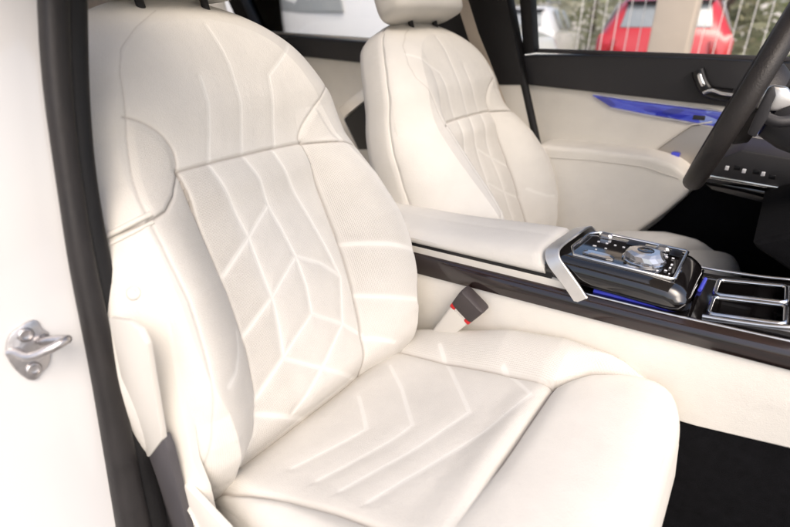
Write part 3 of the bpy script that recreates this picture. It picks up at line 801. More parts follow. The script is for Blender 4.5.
# lid
rings = []
YL = .978
for i in range(60):
    t = i / 59; x = -.98 + t * .722
    zl = zt(x) + .0228
    zh = zl + .026 + .012 * sm((x + .55) / .3)
    e = min(1, (1 - t) / .018); e = math.sqrt(max(0, 1 - (1 - e) ** 2)); zh2 = zl + .010 + (zh - zl - .010) * (.6 + .4 * e)
    ring = []
    h0_, h1_ = YN + .001, YL
    cyl = (h0_ + h1_) / 2
    for (yy, zz) in ((h0_ + .004, zl), (h0_, zl + .005), (h0_ + .001, zl + .012), (h0_ + .005, zh2 - .014), (h0_ + .012, zh2 - .006), (h0_ + .024, zh2 - .001), (h0_ + .05, zh2 + .002), (cyl - .004, zh2 + .0032),
                     (cyl, zh2 + .0026), (cyl + .004, zh2 + .0032), (h1_ - .05, zh2 + .002), (h1_ - .024, zh2 - .001), (h1_ - .012, zh2 - .006), (h1_ - .005, zh2 - .014), (h1_, zl + .012), (h1_, zl + .005), (h1_ - .004, zl)):
        ring.append((x - max(0, zz - zl) * .25 * sm((x + .40) / .13), yy, zz))
    rings.append(ring)
mb2 = MB(); mb2.loft([[(x, YN + .007, zt(x) + .012), (x, YN + .007, zt(x) + .026), (x, YL - .012, zt(x) + .026), (x, YL - .012, zt(x) + .012)] for x in np.linspace(-.98, -.246, 12)]); mb2.build('lid_gap_shade', M['gloss_dark'], cc)  # dark filler strip standing in for the shadow under the lid
mb = MB(); mb.loft(rings); mb.build('armrest_lid', M['leather'], cc, 60)
# silver hoop
path = [(-.187, YN - .003, .170), (-.203, YN - .003, .188), (-.226, YN - .002, .210), (-.245, YN + .003, .226), (-.254, YN + .014, .238), (-.255, YN + .035, .243), (-.250, .89, .245), (-.246, YL - .03, .243), (-.24, YL - .006, .234), (-.22, YL, .20)]
path = cr_path(path, 6); rings = []
for k, p in enumerate(path):
    a = path[max(0, k - 1)]; b_ = path[min(len(path) - 1, k + 1)]; t = Vector(b_ - a).normalized()
    wdt = Vector((1, 0, .35)) - t * t.dot(Vector((1, 0, .35))); wdt.normalize(); nrm = wdt.cross(t)
    if nrm.dot(Vector(p) - Vector((-.2, .89, .15))) < 0: nrm = -nrm
    p = Vector(p); hw = .0125
    rings.append([p - wdt * hw - nrm * .003, p - wdt * hw + nrm * .0004, p - wdt * (hw - .001) + nrm * .0014, p + wdt * (hw - .001) + nrm * .0014, p + wdt * hw + nrm * .0004, p + wdt * hw - nrm * .003])
mb = MB(); mb.loft(rings); mb.build('silver_hoop', M['silver'], cc, 40)
# deck
def zd(x): return zt(x) + .001 + max(0, x) * .10
rings = []
for x in np.linspace(-.26, .42, 26):
    rings.append([(x, YN + .014, zd(x) - .006), (x, YN + .014, zd(x) - .001), (x, YN + .019, zd(x)), (x, YF - .012, zd(x) + .004), (x, YF - .004, zd(x)), (x, YF - .004, zd(x) - .06), (x, YN + .02, zd(x) - .06)])
# selector block: rounded front, undercut sides
sb_secs = []
blk = cc
def sect(x, s, drop):
    y0, y1 = .806 + (1 - s) * .05, .982 - (1 - s) * .05
    zt_, zb2 = .231 - drop, .190 + (1 - s) * .012
    return [(x, y0 + .012, zb2 - .004), (x, y0 + .003, zb2 + .004), (x, y0, zb2 + .016), (x, y0 + .003, zt_ - .012), (x, y0 + .008, zt_ - .004), (x, y0 + .014, zt_), (x, y0 + .03, zt_ + .001), (x, y1 - .03, zt_ + .001), (x, y1 - .012, zt_ - .001), (x, y1 - .003, zt_ - .010), (x, y1, zb2 + .014), (x, y1 - .012, zb2 - .004)]
secs = [(-.262, 1, 0), (-.2, 1, 0), (-.1, 1, 0), (-.068, 1, .0015), (-.054, .99, .004), (-.044, .95, .009), (-.036, .88, .015), (-.031, .76, .021), (-.029, .6, .026)]
mb = MB(); mb.loft([sect(*s_) for s_ in secs]); sel = mb.build('selector_block', M['piano'], cc, 55)
# bezel and controls on the block
ztop = .2325
def rrect(x0, x1, y0, y1, r, cut=0):
    pts = [(x0 + cut, y0), (x1 - .004, y0), (x1, y0 + .004), (x1, y1 - .004), (x1 - .004, y1), (x0 + .006, y1), (x0, y1 - .006), (x0 - .0, y0 + .05)] if cut else None
    return pts
bez = [(-.222, .836), (-.066, .836), (-.062, .840), (-.062, .968), (-.066, .972), (-.214, .972), (-.232, .952), (-.236, .868)]
mb = MB(); mb.tube([(x, y, ztop + .0006) for x, y in bez], .0030, 8, closed=True); mb.build('bezel', M['chrome'], sel, 60)
kx, ky = -.118, .888
kn = MB(); seg = 16; rings = []
for i, (rad, h) in enumerate(((.028, .0), (.031, .005), (.028, .012), (.022, .016), (.012, .0162))):
    rings.append([(kx + rad * (1 + .08 * (k % 2)) * math.cos(2 * math.pi * (k + .5 * (i % 2)) / seg), ky + rad * (1 + .08 * (k % 2)) * math.sin(2 * math.pi * (k + .5 * (i % 2)) / seg), ztop + .002 + h) for k in range(seg)])
kn.loft(rings); kn.build('crystal_knob', M['crystal'], sel, 5)
mb = MB(); mb.lathe((kx, ky, ztop), (0, 0, 1), [(.035, 0), (.035, .002), (.033, .003), (.031, .002)], 40); mb.build('knob_ring', M['chrome'], sel, 50)
def facet(cx_, cy_, sx_, sy_, h, rot=0):
    b = MB(); cs, sn = math.cos(rot), math.sin(rot); rings = []
    for sc_, z_ in ((1, 0), (1, h * .5), (.72, h)):
        rings.append([(cx_ + (a * sx_ * cs - b2 * sy_ * sn) * sc_, cy_ + (a * sx_ * sn + b2 * sy_ * cs) * sc_, ztop + .0005 + z_) for a, b2 in ((-1, -.6), (-.6, -1), (.6, -1), (1, -.6), (1, .6), (.6, 1), (-.6, 1), (-1, .6))])
    b.loft(rings); return b
mb = MB(); mb.lathe((kx, ky, ztop + .0165), (0, 0, 1), [(.0001, 0), (.0135, 0), (.0135, .002), (.011, .0026), (.0001, .0018)], 28); mb.build('knob_cap', M['piano'], sel, 50)
facet(-.200, .954, .012, .008, .007).build('toggle', M['crystal'], sel, 5)
facet(-.100, .952, .011, .008, .007).build('toggle', M['crystal'], sel, 5)
facet(-.186, .856, .026, .008, .006).build('shift_lever', M['chrome'], sel, 5)
facet(-.128, .845, .012, .003, .002).build('start_button', M['chrome'], sel, 5)
mb = MB(); mb.box((-.145, .953, ztop + .0008), (.030, .026, .0016), .0006); mb.build('storage_flap', M['gloss_dark'], sel, 50)
mb = MB(); mb.box((-.078, .95, ztop + .0008), (.018, .03, .0016), .0006); mb.build('storage_flap', M['gloss_dark'], sel, 50)
for (x, y, a, b_) in ((-.205, .925, .004, .0025), (-.190, .925, .004, .0025), (-.175, .925, .004, .0025), (-.160, .925, .004, .0025), (-.205, .90, .006, .003), (-.198, .885, .003, .003), (-.185, .90, .004, .002),
                      (-.078, .925, .004, .003), (-.088, .925, .004, .003), (-.075, .895, .003, .006), (-.075, .88, .003, .005), (-.079, .865, .004, .003), (-.090, .856, .003, .004), (-.072, .855, .002, .003)):
    mb = MB(); mb.box((x, y, ztop), (a, b_, .0012), 0); mb.build('icon', M['icon'], sel)
# cup wells cut through the deck: deck built as strips around the openings
wells = [(-.003, .090, .838, .903), (-.003, .090, .916, .981)]
def deck_piece(x0, x1, y0, y1):
    ring = []
    n = max(2, int((x1 - x0) / .02) + 2)
    return [[(x, y0, zd(x)), (x, y1, zd(x)), (x, y1, zd(x) - .05), (x, y0, zd(x) - .05)] for x in np.linspace(x0, x1, n)]
mb = MB()
for a in ((-.26, -.003, YN + .016, YF - .004), (.090, .42, YN + .016, YF - .004), (-.003, .090, YN + .016, .838), (-.003, .090, .903, .916), (-.003, .090, .981, YF - .004)): mb.loft(deck_piece(*a))
mb.build('deck', M['piano'], cc, 30)
for (x0, x1, y0, y1) in wells:
    hold = MB(); d0 = .055
    hold.box(((x0 + x1) / 2, (y0 + y1) / 2, zd(.04) - d0 - .002), (x1 - x0 + .004, y1 - y0 + .004, .004)); 
    cup = hold.build('cup_holder', M['gloss_dark'], cc, 30)
    rr = .008; loop_ = []
    for (cx_, cy_, a0) in ((x1 - rr, y1 - rr, 0), (x0 + rr, y1 - rr, 90), (x0 + rr, y0 + rr, 180), (x1 - rr, y0 + rr, 270)):
        for k in range(6): loop_.append((cx_ + (rr + .001) * math.cos(R(a0 + 18 * k)), cy_ + (rr + .001) * math.sin(R(a0 + 18 * k))))
    mb = MB(); mb.tube([(x, y, zd(x) + .0015) for x, y in loop_], .0038, 10, closed=True); mb.build('chrome_rim', M['chrome'], cup, 60)
    mb = MB(); mb.tube([(x0 + .012, y0 + .014, zd(0) - .045), (x0 + .010, y0 + .016, zd(0) - .012)], .0022, 10); mb.build('divider_pin', M['chrome'], cup, 60)
    mb = MB(); mb.box(((x0 + x1) / 2 + .025, (y0 + y1) / 2, zd(.04) - .035), (.03, y1 - y0, .03), .006); mb.build('grip_pad', M['rubber_black'], cup)
# bright rails around the tray
mb = MB(); mb.tube(cr_path([(-.10, YF - .003, .192), (-.02, YF - .003, .196), (.05, YF - .004, .203), (.10, YF - .006, .212), (.16, YF - .01, .228), (.25, YF - .01, .25)], 6), .003, 10); mb.build('chrome_strip', M['chrome'], cc, 60)
mb = MB(); mb.tube(cr_path([(-.01, YN + .024, zd(0) + .001), (.05, YN + .026, zd(.05) + .001), (.09, YN + .028, zd(.09) + .002), (.13, YN + .036, zd(.13) + .006), (.25, YN + .05, zd(.25) + .012)], 6), .0035, 10); mb.build('chrome_strip', M['chrome'], cc, 60)
mb = MB(); mb.tube([(-.175, YN + .022, zd(-.17) + .002), (-.06, YN + .022, zd(-.06) + .002), (-.045, YN + .028, zd(-.04) + .002), (-.042, YN + .055, zd(-.04) + .002)], .0024, 8); mb.build('ambient_strip', M['blue_glow'], cc, 60)
mb = MB(); mb.tube([(-.026, .915, zd(0) + .002), (-.024, .97, zd(0) + .002)], .003, 8); mb.build('ambient_strip', M['blue_glow'], cc, 60)

# =================================================================== DRIVER DOOR
YD = 1.65
dd = thing('driver_door', 'far front door with black top, cream panel and lit blue blade, behind the steering wheel', 'car door', (-.2, YD, -.4))
mb = MB()
mb.poly([(-.700, YD - .012, .512), (-.45, YD - .012, .5195), (-.2, YD - .012, .5205), (.0, YD - .012, .515), (.5, YD - .012, .49), (.5, YD - .012, .37), (-.12, YD - .012, .4035), (-.40, YD - .012, .414), (-.672, YD - .012, .424)], (0, .10, 0), .008, 3)
mb.build('upper_trim', M['black_trim'], dd, 40)
mb = MB(); mb.poly([(-.672, YD, .430), (-.40, YD, .420), (-.12, YD, .410), (.5, YD, .38), (.5, YD, .0), (-.1, YD, -.15), (-.5, YD, -.25), (-.58, YD, -.2), (-.60, YD, .1)], (0, .05, 0), .004); mb.build('door_panel', M['door_leather'], dd, 40)
ar = [(-.590, .252), (-.56, .261), (-.41, .268), (-.26, .270), (-.19, .258), (-.150, .236), (-.132, .185), (-.18, .115), (-.235, .045), (-.34, -.10), (-.56, -.10), (-.585, .0)]
mb = MB(); mb.poly([(x, 1.535, z) for x, z in ar], (0, .13, 0), .020, 5); mb.build('armrest', M['door_leather'], dd, 50)
mb = MB(); mb.tube([(-.58, 1.5345, .222), (-.41, 1.5343, .237), (-.26, 1.5343, .239), (-.165, 1.5345, .221)], .0012, 8); mb.build('armrest_seam', M['trim_cream'], dd, 60)
bl = [(-.462, .4065), (-.36, .3985), (-.142, .388), (.08, .372), (.08, .335), (-.10, .347), (-.184, .3565), (-.30, .366), (-.404, .3775)]
mb = MB(); mb.poly([(x, YD - .008, z) for x, z in bl], (0, .012, 0), .0015); mb.build('light_blade', M['blade'], dd, 30)
mb = MB(); mb.box((-.165, YD - .010, .369), (.030, .006, .012), .002); mb.build('window_switch', M['black_trim'], dd, 30)
mb = MB(); mb.tube([(-.404, YD - .005, .3745), (-.30, YD - .005, .363), (-.184, YD - .005, .3535), (-.10, YD - .005, .344), (.08, YD - .005, .332)], .0016, 8); mb.build('chrome_line', M['silver'], dd, 60)
mb = MB(); mb.tube([(-.462, YD - .004, .410), (-.36, YD - .004, .402), (-.142, YD - .004, .392), (.08, YD - .004, .376)], .0022, 8); mb.build('chrome_line', M['silver'], dd, 60)
gr = [atY(x, y, YD - .006) for x, y in ((648, 156), (668, 142), (691, 126), (708, 124), (745, 130), (745, 175), (690, 168), (662, 163))]
mb = MB(); mb.poly([tuple(p) for p in gr], (0, .012, 0), .003); mb.build('speaker_grille', M['grille'], dd, 30)
mb = MB(); mb.tube([tuple(atY(x, y, YD - .008)) for x, y in ((647, 157), (662, 145), (691, 125), (712, 122))], .002, 8); mb.build('grille_edge', M['trim_cream'], dd, 60)
mb = MB(); mb.box(tuple(atY(675, 156, YD - .012)), (.022, .006, .022), .004); mb.build('grille_light', M['blue_glow'], dd)
# pull handle
mb = MB(); mb.tube(cr_path([tuple(atY(x, y, YD - .020)) for x, y in ((698, 70), (701, 80), (706, 89), (714, 93), (732, 95))], 5), .012, 12, ry=.016); mb.build('handle_bezel', M['gloss_dark'], dd, 60)
mb = MB(); mb.tube(cr_path([tuple(atY(x, y, YD - .038)) for x, y in ((699, 73), (701, 80), (704, 86))], 4), [.004] + [.0065] * 7 + [.004], 12); mb.tube(cr_path([tuple(atY(x, y, YD - .038)) for x, y in ((703, 93), (712, 90), (722, 93), (736, 95))], 4), .005, 12)
mb.build('door_handle', M['chrome'], dd, 60)
mb = MB(); mb.poly([(-.69, YD + .035, .50), (-.75, YD + .02, .82), (.1, YD + .0, .85), (.55, YD + .03, .50)], (0, .004, 0)); mb.build('window_glass', M['glass'], dd, 30)
mb = MB(); mb.poly([(-.700, YD - .004, .514), (-.760, YD - .02, .85), (-.722, YD - .02, .85), (-.664, YD - .004, .521)], (0, .05, 0), .004); mb.build('window_frame', M['pillar_black'], dd, 30)
mb = MB(); mb.box((-.09, YD + .034, .5225), (1.22, .02, .012), .003, rot=Matrix.Rotation(R(.3), 3, 'Y')); mb.build('window_sill', M['grey_trim'], dd, 30)
# black carpeted lower front of the door; its dark also stands for footwell shade
mb = MB(); mb.poly([(-.20, 1.60, .06), (-.12, 1.60, .19), (.05, 1.60, .25), (.5, 1.60, .25), (.5, 1.60, -.35), (-.45, 1.60, -.35), (-.33, 1.60, -.12)], (0, .04, 0), .004); mb.build('kick_panel', M['carpet'], dd, 30)

# centre pillar, far side
cp = thing('centre_pillar', 'dark far side pillar with cream foot between the driver seat and far front door', 'car pillar', (-.72, 1.62, -.3))
def bp_(x, y, Y): return tuple(atY(x, y, Y))
mb = MB(); mb.poly([bp_(412, -50, 1.60), bp_(503, -50, 1.60), bp_(507, 0, 1.60), bp_(524, 85, 1.60), bp_(418, 85, 1.60)], (0, .06, 0), .006); mb.build('upper_cover', M['pillar_black'], cp)
mb = MB(); mb.poly([bp_(482, 84, 1.605), bp_(523, 84, 1.605), bp_(532, 128, 1.605), bp_(544, 200, 1.605), bp_(500, 220, 1.605)], (0, .06, 0), .005); mb.build('lower_cover', M['trim_cream'], cp, label='cream lower cover')
fs_ = thing('far_door_seal', 'thin black rubber seal between the cream pillar foot and far front door', 'rubber seal', bp_(545, 200, 1.62))
mb = MB(); mb.tube([bp_(x, y, 1.615) for x, y in ((496, -45), (502, -10), (508, 25), (517, 60), (525, 88), (532, 120), (538, 148), (550, 215))], .013, 12, up=(0, 1, 0)); mb.build('seal_tube', M['rubber_black'], fs_, 60)
# driver's belt
def bx(x, y): return Vector(atY(x, y, 1.54))
mb = MB(); pth = [bx(451, -30), bx(462, 0), bx(473, 35), bx(484, 62), bx(500, 104)]; rings = []
for p in pth:
    s_ = Vector((.024, -.01, .006)); n_ = Vector((.3, -.9, .2)).normalized() * .0006
    rings.append([p - s_ - n_, p + s_ - n_, p + s_ + n_, p - s_ + n_])
mb.loft(rings); mb.build('seat_belt', M['webbing'], None, 30, label='beige seat belt webbing hanging down in front of the dark far pillar', cat='seat belt')

# =================================================================== REAR LEFT DOOR, REAR BENCH
rd = thing('rear_door', 'far rear door with black top and beige panel, seen between the two seats', 'car door', (-1.5, 1.66, -.4))
mb = MB(); mb.poly([(-2.15, 1.66, .566), (-1.8, 1.66, .555), (-1.4, 1.66, .540), (-.86, 1.66, .522), (-.86, 1.66, .43), (-1.4, 1.66, .462), (-1.68, 1.66, .473), (-2.15, 1.66, .49)], (0, .08, 0), .008); mb.build('upper_trim', M['black_trim'], rd)
mb = MB(); mb.box((-1.50, 1.705, .552), (1.3, .012, .012), .003, rot=Matrix.Rotation(R(1.9), 3, 'Y')); mb.build('window_sill', M['silver'], rd, 30)
mb = MB(); mb.poly([(-2.15, 1.67, .494), (-1.68, 1.67, .478), (-1.4, 1.67, .467), (-.86, 1.67, .434), (-.82, 1.67, -.2), (-1.7, 1.67, -.3), (-2.1, 1.67, .1)], (0, .05, 0), .004); mb.build('door_panel', M['door_leather'], rd)
mb = MB(); mb.poly([(-2.06, 1.70, .55), (-2.20, 1.69, .86), (-.86, 1.69, .86), (-.80, 1.70, .53)], (0, .004, 0)); mb.build('window_glass', M['glass'], rd, 30)
mb = MB(); mb.poly([(-2.10, 1.66, .54), (-2.01, 1.66, .555), (-2.19, 1.65, .88), (-2.28, 1.65, .88)], (0, .05, 0), .005); mb.build('window_frame', M['pillar_black'], rd, 30)
mb = MB(); mb.poly([tuple(atY(x, y, 1.60)) for x, y in ((338, 108), (362, 88), (368, 98), (343, 118))], (0, .03, 0), .006); mb.build('pull_handle', M['silver'], rd)
mb = MB(); mb.poly([tuple(atY(x, y, 1.59)) for x, y in ((343, 119), (366, 100), (380, 150), (358, 150))], (0, .06, 0), .006); mb.build('door_pocket', M['gloss_dark'], rd)
rb = thing('rear_bench', 'beige rear bench seat hidden behind the front seats', 'rear seat', (-1.7, .9, -.33))
def rpil(c, sx_, sy_, sz_, tilt=0):
    o = []
    for ring in pillow(None, None, sy_, sz_, sx_, e=.42):
        o.append([(c[0] + a - h * tilt, c[1] + u, c[2] + h) for a, u, h in ring])
    return o
for s in (-.38, .38):
    MB().loft(rpil((-1.78, .9 + s, .27), .12, .34, .33, .35)).build('bench_back', M['leather'], rb, 60)
    MB().loft(rpil((-1.5, .9 + s, -.10), .30, .35, .12)).build('bench_cushion', M['leather'], rb, 60)
    MB().loft(rpil((-1.93, .9 + s, .68), .06, .15, .09, .3)).build('bench_headrest', M['leather'], rb, 60)

# =================================================================== STEERING WHEEL, COLUMN, DASH
WC = Vector((-.060, 1.27, .462)); WA = Vector((-.955, -.04, .27)).normalized()      # axis towards the driver
sw = thing('steering_wheel', 'black leather steering wheel seen edge on at the right', 'steering wheel', tuple(WC))
e1 = WA.cross(Vector((0, 0, 1))).normalized(); e2 = e1.cross(WA)
RW = .188
pts = [WC + e1 * RW * math.cos(t) + e2 * RW * .985 * max(math.sin(t), -.88) for t in np.linspace(0, 2 * math.pi, 72, endpoint=False)]
mb = MB(); mb.tube(pts, .0172, 18, ry=.0195, up=tuple(WA), closed=True); mb.build('rim', M['wheel'], sw, 60)
mb = MB(); mb.lathe(WC - WA * .05, WA, [(.0001, -.0), (.07, 0), (.082, .02), (.078, .045), (.055, .058), (.0001, .062)], 32); mb.build('hub', M['wheel'], sw, 50)
for t in (R(5), R(175), R(270)):
    dirv = e1 * math.cos(t) + e2 * math.sin(t)
    mb = MB(); mb.tube([WC - WA * .022 + dirv * .06, WC - WA * .014 + dirv * .12, WC - WA * .002 + dirv * (RW * (.87 if t > 4 else .99))], [.022, .016, .014], 12, ry=[.01, .008, .008], up=tuple(WA)); mb.build('spoke', M['silver'] if t > 4 else M['black_trim'], sw, 50)
col = thing('steering_column', 'dark steering column with silver shift paddle and stalk behind the wheel', 'steering column', tuple(WC - WA * .15))
mb = MB(); mb.tube([WC - WA * .06, WC - WA * .10, WC - WA * .2, WC - WA * .42], [.05, .06, .062, .07], 24, ry=[.045, .055, .06, .07], up=(0, 1, 0), sq=.8); mb.build('column_shroud', M['black_trim'], col, 50)
def cy(x, y, Y=1.13): return tuple(atY(x, y, Y))
mb = MB(); mb.poly([cy(747, 134), cy(755, 138), cy(768, 118), cy(771, 106), cy(776, 96), cy(774, 86), cy(768, 88), cy(758, 108)], (0, .012, 0), .003); mb.build('shift_paddle', M['black_trim'], col, 40)
mb = MB(); mb.poly([cy(752, 108, 1.17), cy(770, 85, 1.17), cy(788, 88, 1.17), cy(796, 104, 1.17), cy(776, 112, 1.17)], (0, .03, 0), .006); mb.build('column_trim', M['silver'], col, 40)
mb = MB(); mb.tube(cr_path([cy(766, 118, 1.16), cy(780, 122, 1.16), cy(800, 118, 1.18), cy(830, 112, 1.2)], 4), .012, 14, ry=.010); mb.build('stalk', M['black_trim'], col, 50)
mb = MB(); mb.poly([cy(716, 150, 1.22), cy(727, 136, 1.22), cy(733, 141, 1.22), cy(722, 152, 1.22)], (0, .01, 0), .003); mb.build('tilt_switch', M['silver'], col, 40)
da = thing('dashboard', 'dark lower dashboard with switch panel and chrome line below the steering wheel', 'dashboard', (.25, 1.4, -.1))
mb = MB(); mb.poly([cy(702, 182, 1.45), cy(722, 158, 1.45), cy(742, 150, 1.45), cy(800, 160, 1.45), cy(900, 175, 1.45), cy(900, 215, 1.45), cy(800, 190, 1.45)], (0, .20, 0), .005); mb.build('knee_panel', M['black_trim'], da, 40)
mb = MB(); mb.poly([cy(704, 174, 1.445), cy(790, 189, 1.445), cy(830, 196, 1.445), cy(830, 199, 1.445), cy(790, 192, 1.445), cy(702, 177, 1.445)], (0, .006, 0), .0006); mb.build('chrome_line', M['chrome'], da, 40)
mb = MB(); mb.poly([cy(700, 180, 1.47), cy(790, 195, 1.47), cy(900, 212, 1.47), cy(900, 260, 1.47), cy(770, 205, 1.47), cy(712, 190, 1.47)], (0, .18, 0), .004); mb.build('lower_panel', M['piano'], da, 40)
mb = MB(); mb.poly([(.02, 1.05, .24), (.2, 1.05, .34), (.55, 1.05, .46), (.9, 1.05, .46), (.9, 1.05, -.35), (.45, 1.05, -.30), (.30, 1.05, .10)], (0, .55, 0), .02); mb.build('dash_body', M['carpet'], da, 40)
for k, (x, y) in enumerate(((727, 168), (737, 168), (744, 171), (756, 172), (763, 174), (772, 177))):
    p = Vector(atY(x, y, 1.44)); mb = MB(); mb.box(tuple(p), (.014 if k % 2 else .008, .006, .010), .0015); mb.build('switch', M['gloss_dark'] if k % 2 else M['icon'], da, 40)

# =================================================================== ROOF (out of view, added to shape the cabin light)
rf = thing('car_roof', 'car roof out of view above the seats with pale headliner and black front pillar', 'car roof', (-.8, .9, .85))
def zr(x, c): return .80 + .085 * (1 - ((x + .9) / 1.8) ** 2) - .10 * abs(c) ** 3
def roof_strip(xa, xb, ca, cb):
    rings = []
    for x in np.linspace(xa, xb, max(3, int((xb - xa) / .15))):
        cs_ = np.linspace(ca, cb, 9)
        rings.append([(x, .9 + .74 * c, zr(x, c)) for c in cs_] + [(x, .9 + .77 * c, zr(x, c) + .05) for c in cs_[::-1]])
    mb.loft(rings)
mb = MB()
roof_strip(-2.7, -2.05, -1, 1); roof_strip(-.12, .12, -1, 1); roof_strip(-2.05, -.12, -1, -.72); roof_strip(-2.05, -.12, .72, 1)
mb.build('roof_shell', M['headliner'], rf, 50)
mb = MB(); mb.loft([[(x, .9 + .755 * c, zr(x, c) + .03) for c in np.linspace(-.74, .74, 9)] for x in np.linspace(-2.08, -.09, 14)], closed=False); mb.build('glass_roof', M['roof_glass'], rf, 60)  # glazed opening put in to let even light fall from above
mb = MB(); mb.poly([(-2.72, .13, .82), (-2.72, 1.67, .82), (-2.72, 1.70, -.35), (-2.72, .10, -.35)], (-.04, 0, 0), .01); mb.build('rear_light_blocker', M['headliner'], rf)  # unseen closing sheet added to cut light from behind
mb = MB(); mb.poly([(-2.70, .10, .55), (-.80, .10, .50), (-.72, .10, -.35), (-2.70, .10, -.35)], (0, -.05, 0), .01); mb.build('side_light_blocker', M['trim_cream'], rf)  # unseen side sheet added to darken the cabin
mb = MB(); mb.tube([(-.10, 1.60, .775), (.02, 1.61, .715), (.30, 1.64, .60), (.62, 1.68, .47)], [.05, .045, .04, .045], 14, ry=[.03, .028, .028, .03]); mb.build('front_pillar', M['pillar_black'], rf, 60)

# =================================================================== OUTSIDE
ZG = -.6
CD = np.array([-.592, .806])      # view heading on the ground
def car_body(name, label, paint, loc, rot, L=4.5, W=1.86, H=1.62, back='suv', group=None):
    t = thing(name, label, 'car', (loc[0], loc[1], ZG), group)
    cs, sn = math.cos(rot), math.sin(rot)
    def T(x, y, z): return (loc[0] + x * cs - y * sn, loc[1] + x * sn + y * cs, ZG + z)
    # stations along the length: x, half width at sill, shoulder, roof, heights
    if back == 'suv':
        st_ = [(-2.25, .70, .74, .0, .45, .72, .73), (-2.22, .80, .86, .0, .30, .92, .95), (-2.12, .86, .92, .0, .24, 1.02, 1.04), (-1.2, .88, .93, .0, .22, 1.06, 1.10), (-.95, .88, .93, .70, .22, 1.08, 1.15), (-.35, .88, .93, .64, .22, 1.08, 1.58), (.5, .88, .93, .64, .22, 1.08, 1.64), (1.6, .88, .93, .63, .22, 1.08, 1.60), (1.98, .87, .92, .62, .24, 1.08, 1.50), (2.18, .85, .90, .74, .28, 1.08, 1.16), (2.25, .78, .84, .74, .42, 1.0, 1.06)]
    rings = []
    for x, ws_, wsh, wr, z0, z1, z2 in st_:
        wr_ = wr if wr else wsh * .9
        prof = [(-ws_, z0), (-wsh, z0 + (z1 - z0) * .35), (-wsh, z1 - .08), (-wsh + .04, z1), (-wr_ - .02, z2 - .07), (-wr_ + .06, z2 - .01), (0, z2 + .015), (wr_ - .06, z2 - .01), (wr_ + .02, z2 - .07), (wsh - .04, z1), (wsh, z1 - .08), (wsh, z0 + (z1 - z0) * .35), (ws_, z0)]
        rings.append([T(x, y, z) for y, z in prof])
    body = MB().loft(rings).build('car_shell', paint, t, 40)
    # rear and side windows
    mb = MB(); mb.poly([T(2.155, -.60, 1.16), T(2.155, .60, 1.16), T(1.99, .54, 1.47), T(1.99, -.54, 1.47)], tuple(Vector(T(.035, 0, .012)) - Vector(T(0, 0, 0))), .006); mb.build('rear_window', M['car_glass'], t)
    mb = MB(); mb.poly([T(-.90, -.62, 1.18), T(-.90, .62, 1.18), T(-.42, .56, 1.54), T(-.42, -.56, 1.54)], tuple(Vector(T(-.04, 0, .03)) - Vector(T(0, 0, 0))), .006); mb.build('windscreen', M['car_glass'], t)
    for s in (-1, 1):
        for (xa, xb) in ((-.55, .45), (.52, 1.5)):
            mb = MB(); mb.poly([T(xa - .1 * (xa < 0), s * .885, 1.12), T(xb, s * .885, 1.12), T(xb - .03, s * .69, 1.52), T(xa + .25 * (xa < 0), s * .69, 1.52)], tuple(Vector(T(0, s * .03, .012)) - Vector(T(0, 0, 0))), .005); mb.build('side_window', M['car_glass'], t)
        mb = MB(); mb.poly([T(2.16, s * .90, .82), T(2.26, s * .64, .80), T(2.25, s * .60, 1.0), T(2.16, s * .86, 1.04)], tuple(Vector(T(.03, 0, 0)) - Vector(T(0, 0, 0))), .01); mb.build('tail_lamp', M['tail_red'], t)
        for xw in (-1.4, 1.38):
            mb = MB(); mb.lathe(T(xw, s * .78, .34), Vector(T(0, s, 0)) - Vector(T(0, 0, 0)), [(.0001, -.1), (.34, -.1), (.35, -.06), (.35, .08), (.33, .11), (.22, .11), (.0001, .11)], 32); wh = mb.build('wheel', M['tyre'], t, 40)
            mb = MB(); mb.lathe(T(xw, s * .80, .34), Vector(T(0, s, 0)) - Vector(T(0, 0, 0)), [(.0001, .02), (.225, .02), (.225, .105), (.20, .09), (.05, .095), (.0001, .11)], 20); mb.build('rim', M['steel'], wh, 40)
        mb = MB(); mb.tube([T(-.2, s * .58, 1.68), T(.5, s * .58, 1.70), T(1.6, s * .57, 1.66)], .02, 8); mb.build('roof_rail', M['steel'], t, 60)
    mb = MB(); mb.box(T(2.24, 0, .52), (.55, .03, .13), .01, rot=Matrix.Rotation(rot + math.pi / 2, 3, 'Z')); mb.build('number_plate', M['white_metal'], t)
    mb = MB(); mb.poly([T(1.93, -.58, 1.50), T(1.93, .58, 1.50), T(2.10, .56, 1.49), T(2.10, -.56, 1.49)], tuple(Vector(T(0, 0, .03)) - Vector(T(0, 0, 0))), .008); mb.build('spoiler', M['pillar_black'], t)
    return t
vang = math.atan2(-1.209, .226)          # tail towards the camera
car_body('red_suv', 'red family car parked beyond the far window, behind the cream post', M['red_paint'], (-2.0, 10.9), vang)
car_body('white_suv', 'white car parked far left of the red car, seen through the far front window', M['paint_white'], (-5.7, 14.0), vang)
vn = thing('white_van', 'white van parked close by the far side, filling the rear window between the two seats', 'van', (-5.2, 4.4, ZG))
rings = []
for x, a, b_, h in ((-8.0, .85, .3, 2.1), (-7.9, .95, .25, 2.25), (-5.2, .98, .25, 2.3), (-3.6, .98, .25, 2.28), (-3.0, .96, .25, 1.75), (-2.3, .93, .25, 1.22), (-1.9, .9, .28, 1.1), (-1.8, .8, .4, .9)):
    rings.append([(x, 4.4 + p * a, ZG + b_ + (h - b_) * q) for p, q in ((-.94, 0), (-1, .08), (-1, .5), (-.97, .85), (-.90, .97), (-.8, 1), (.8, 1), (.90, .97), (.97, .85), (1, .5), (1, .08), (.94, 0))])
MB().loft(rings).build('van_shell', M['paint_white'], vn, 40)
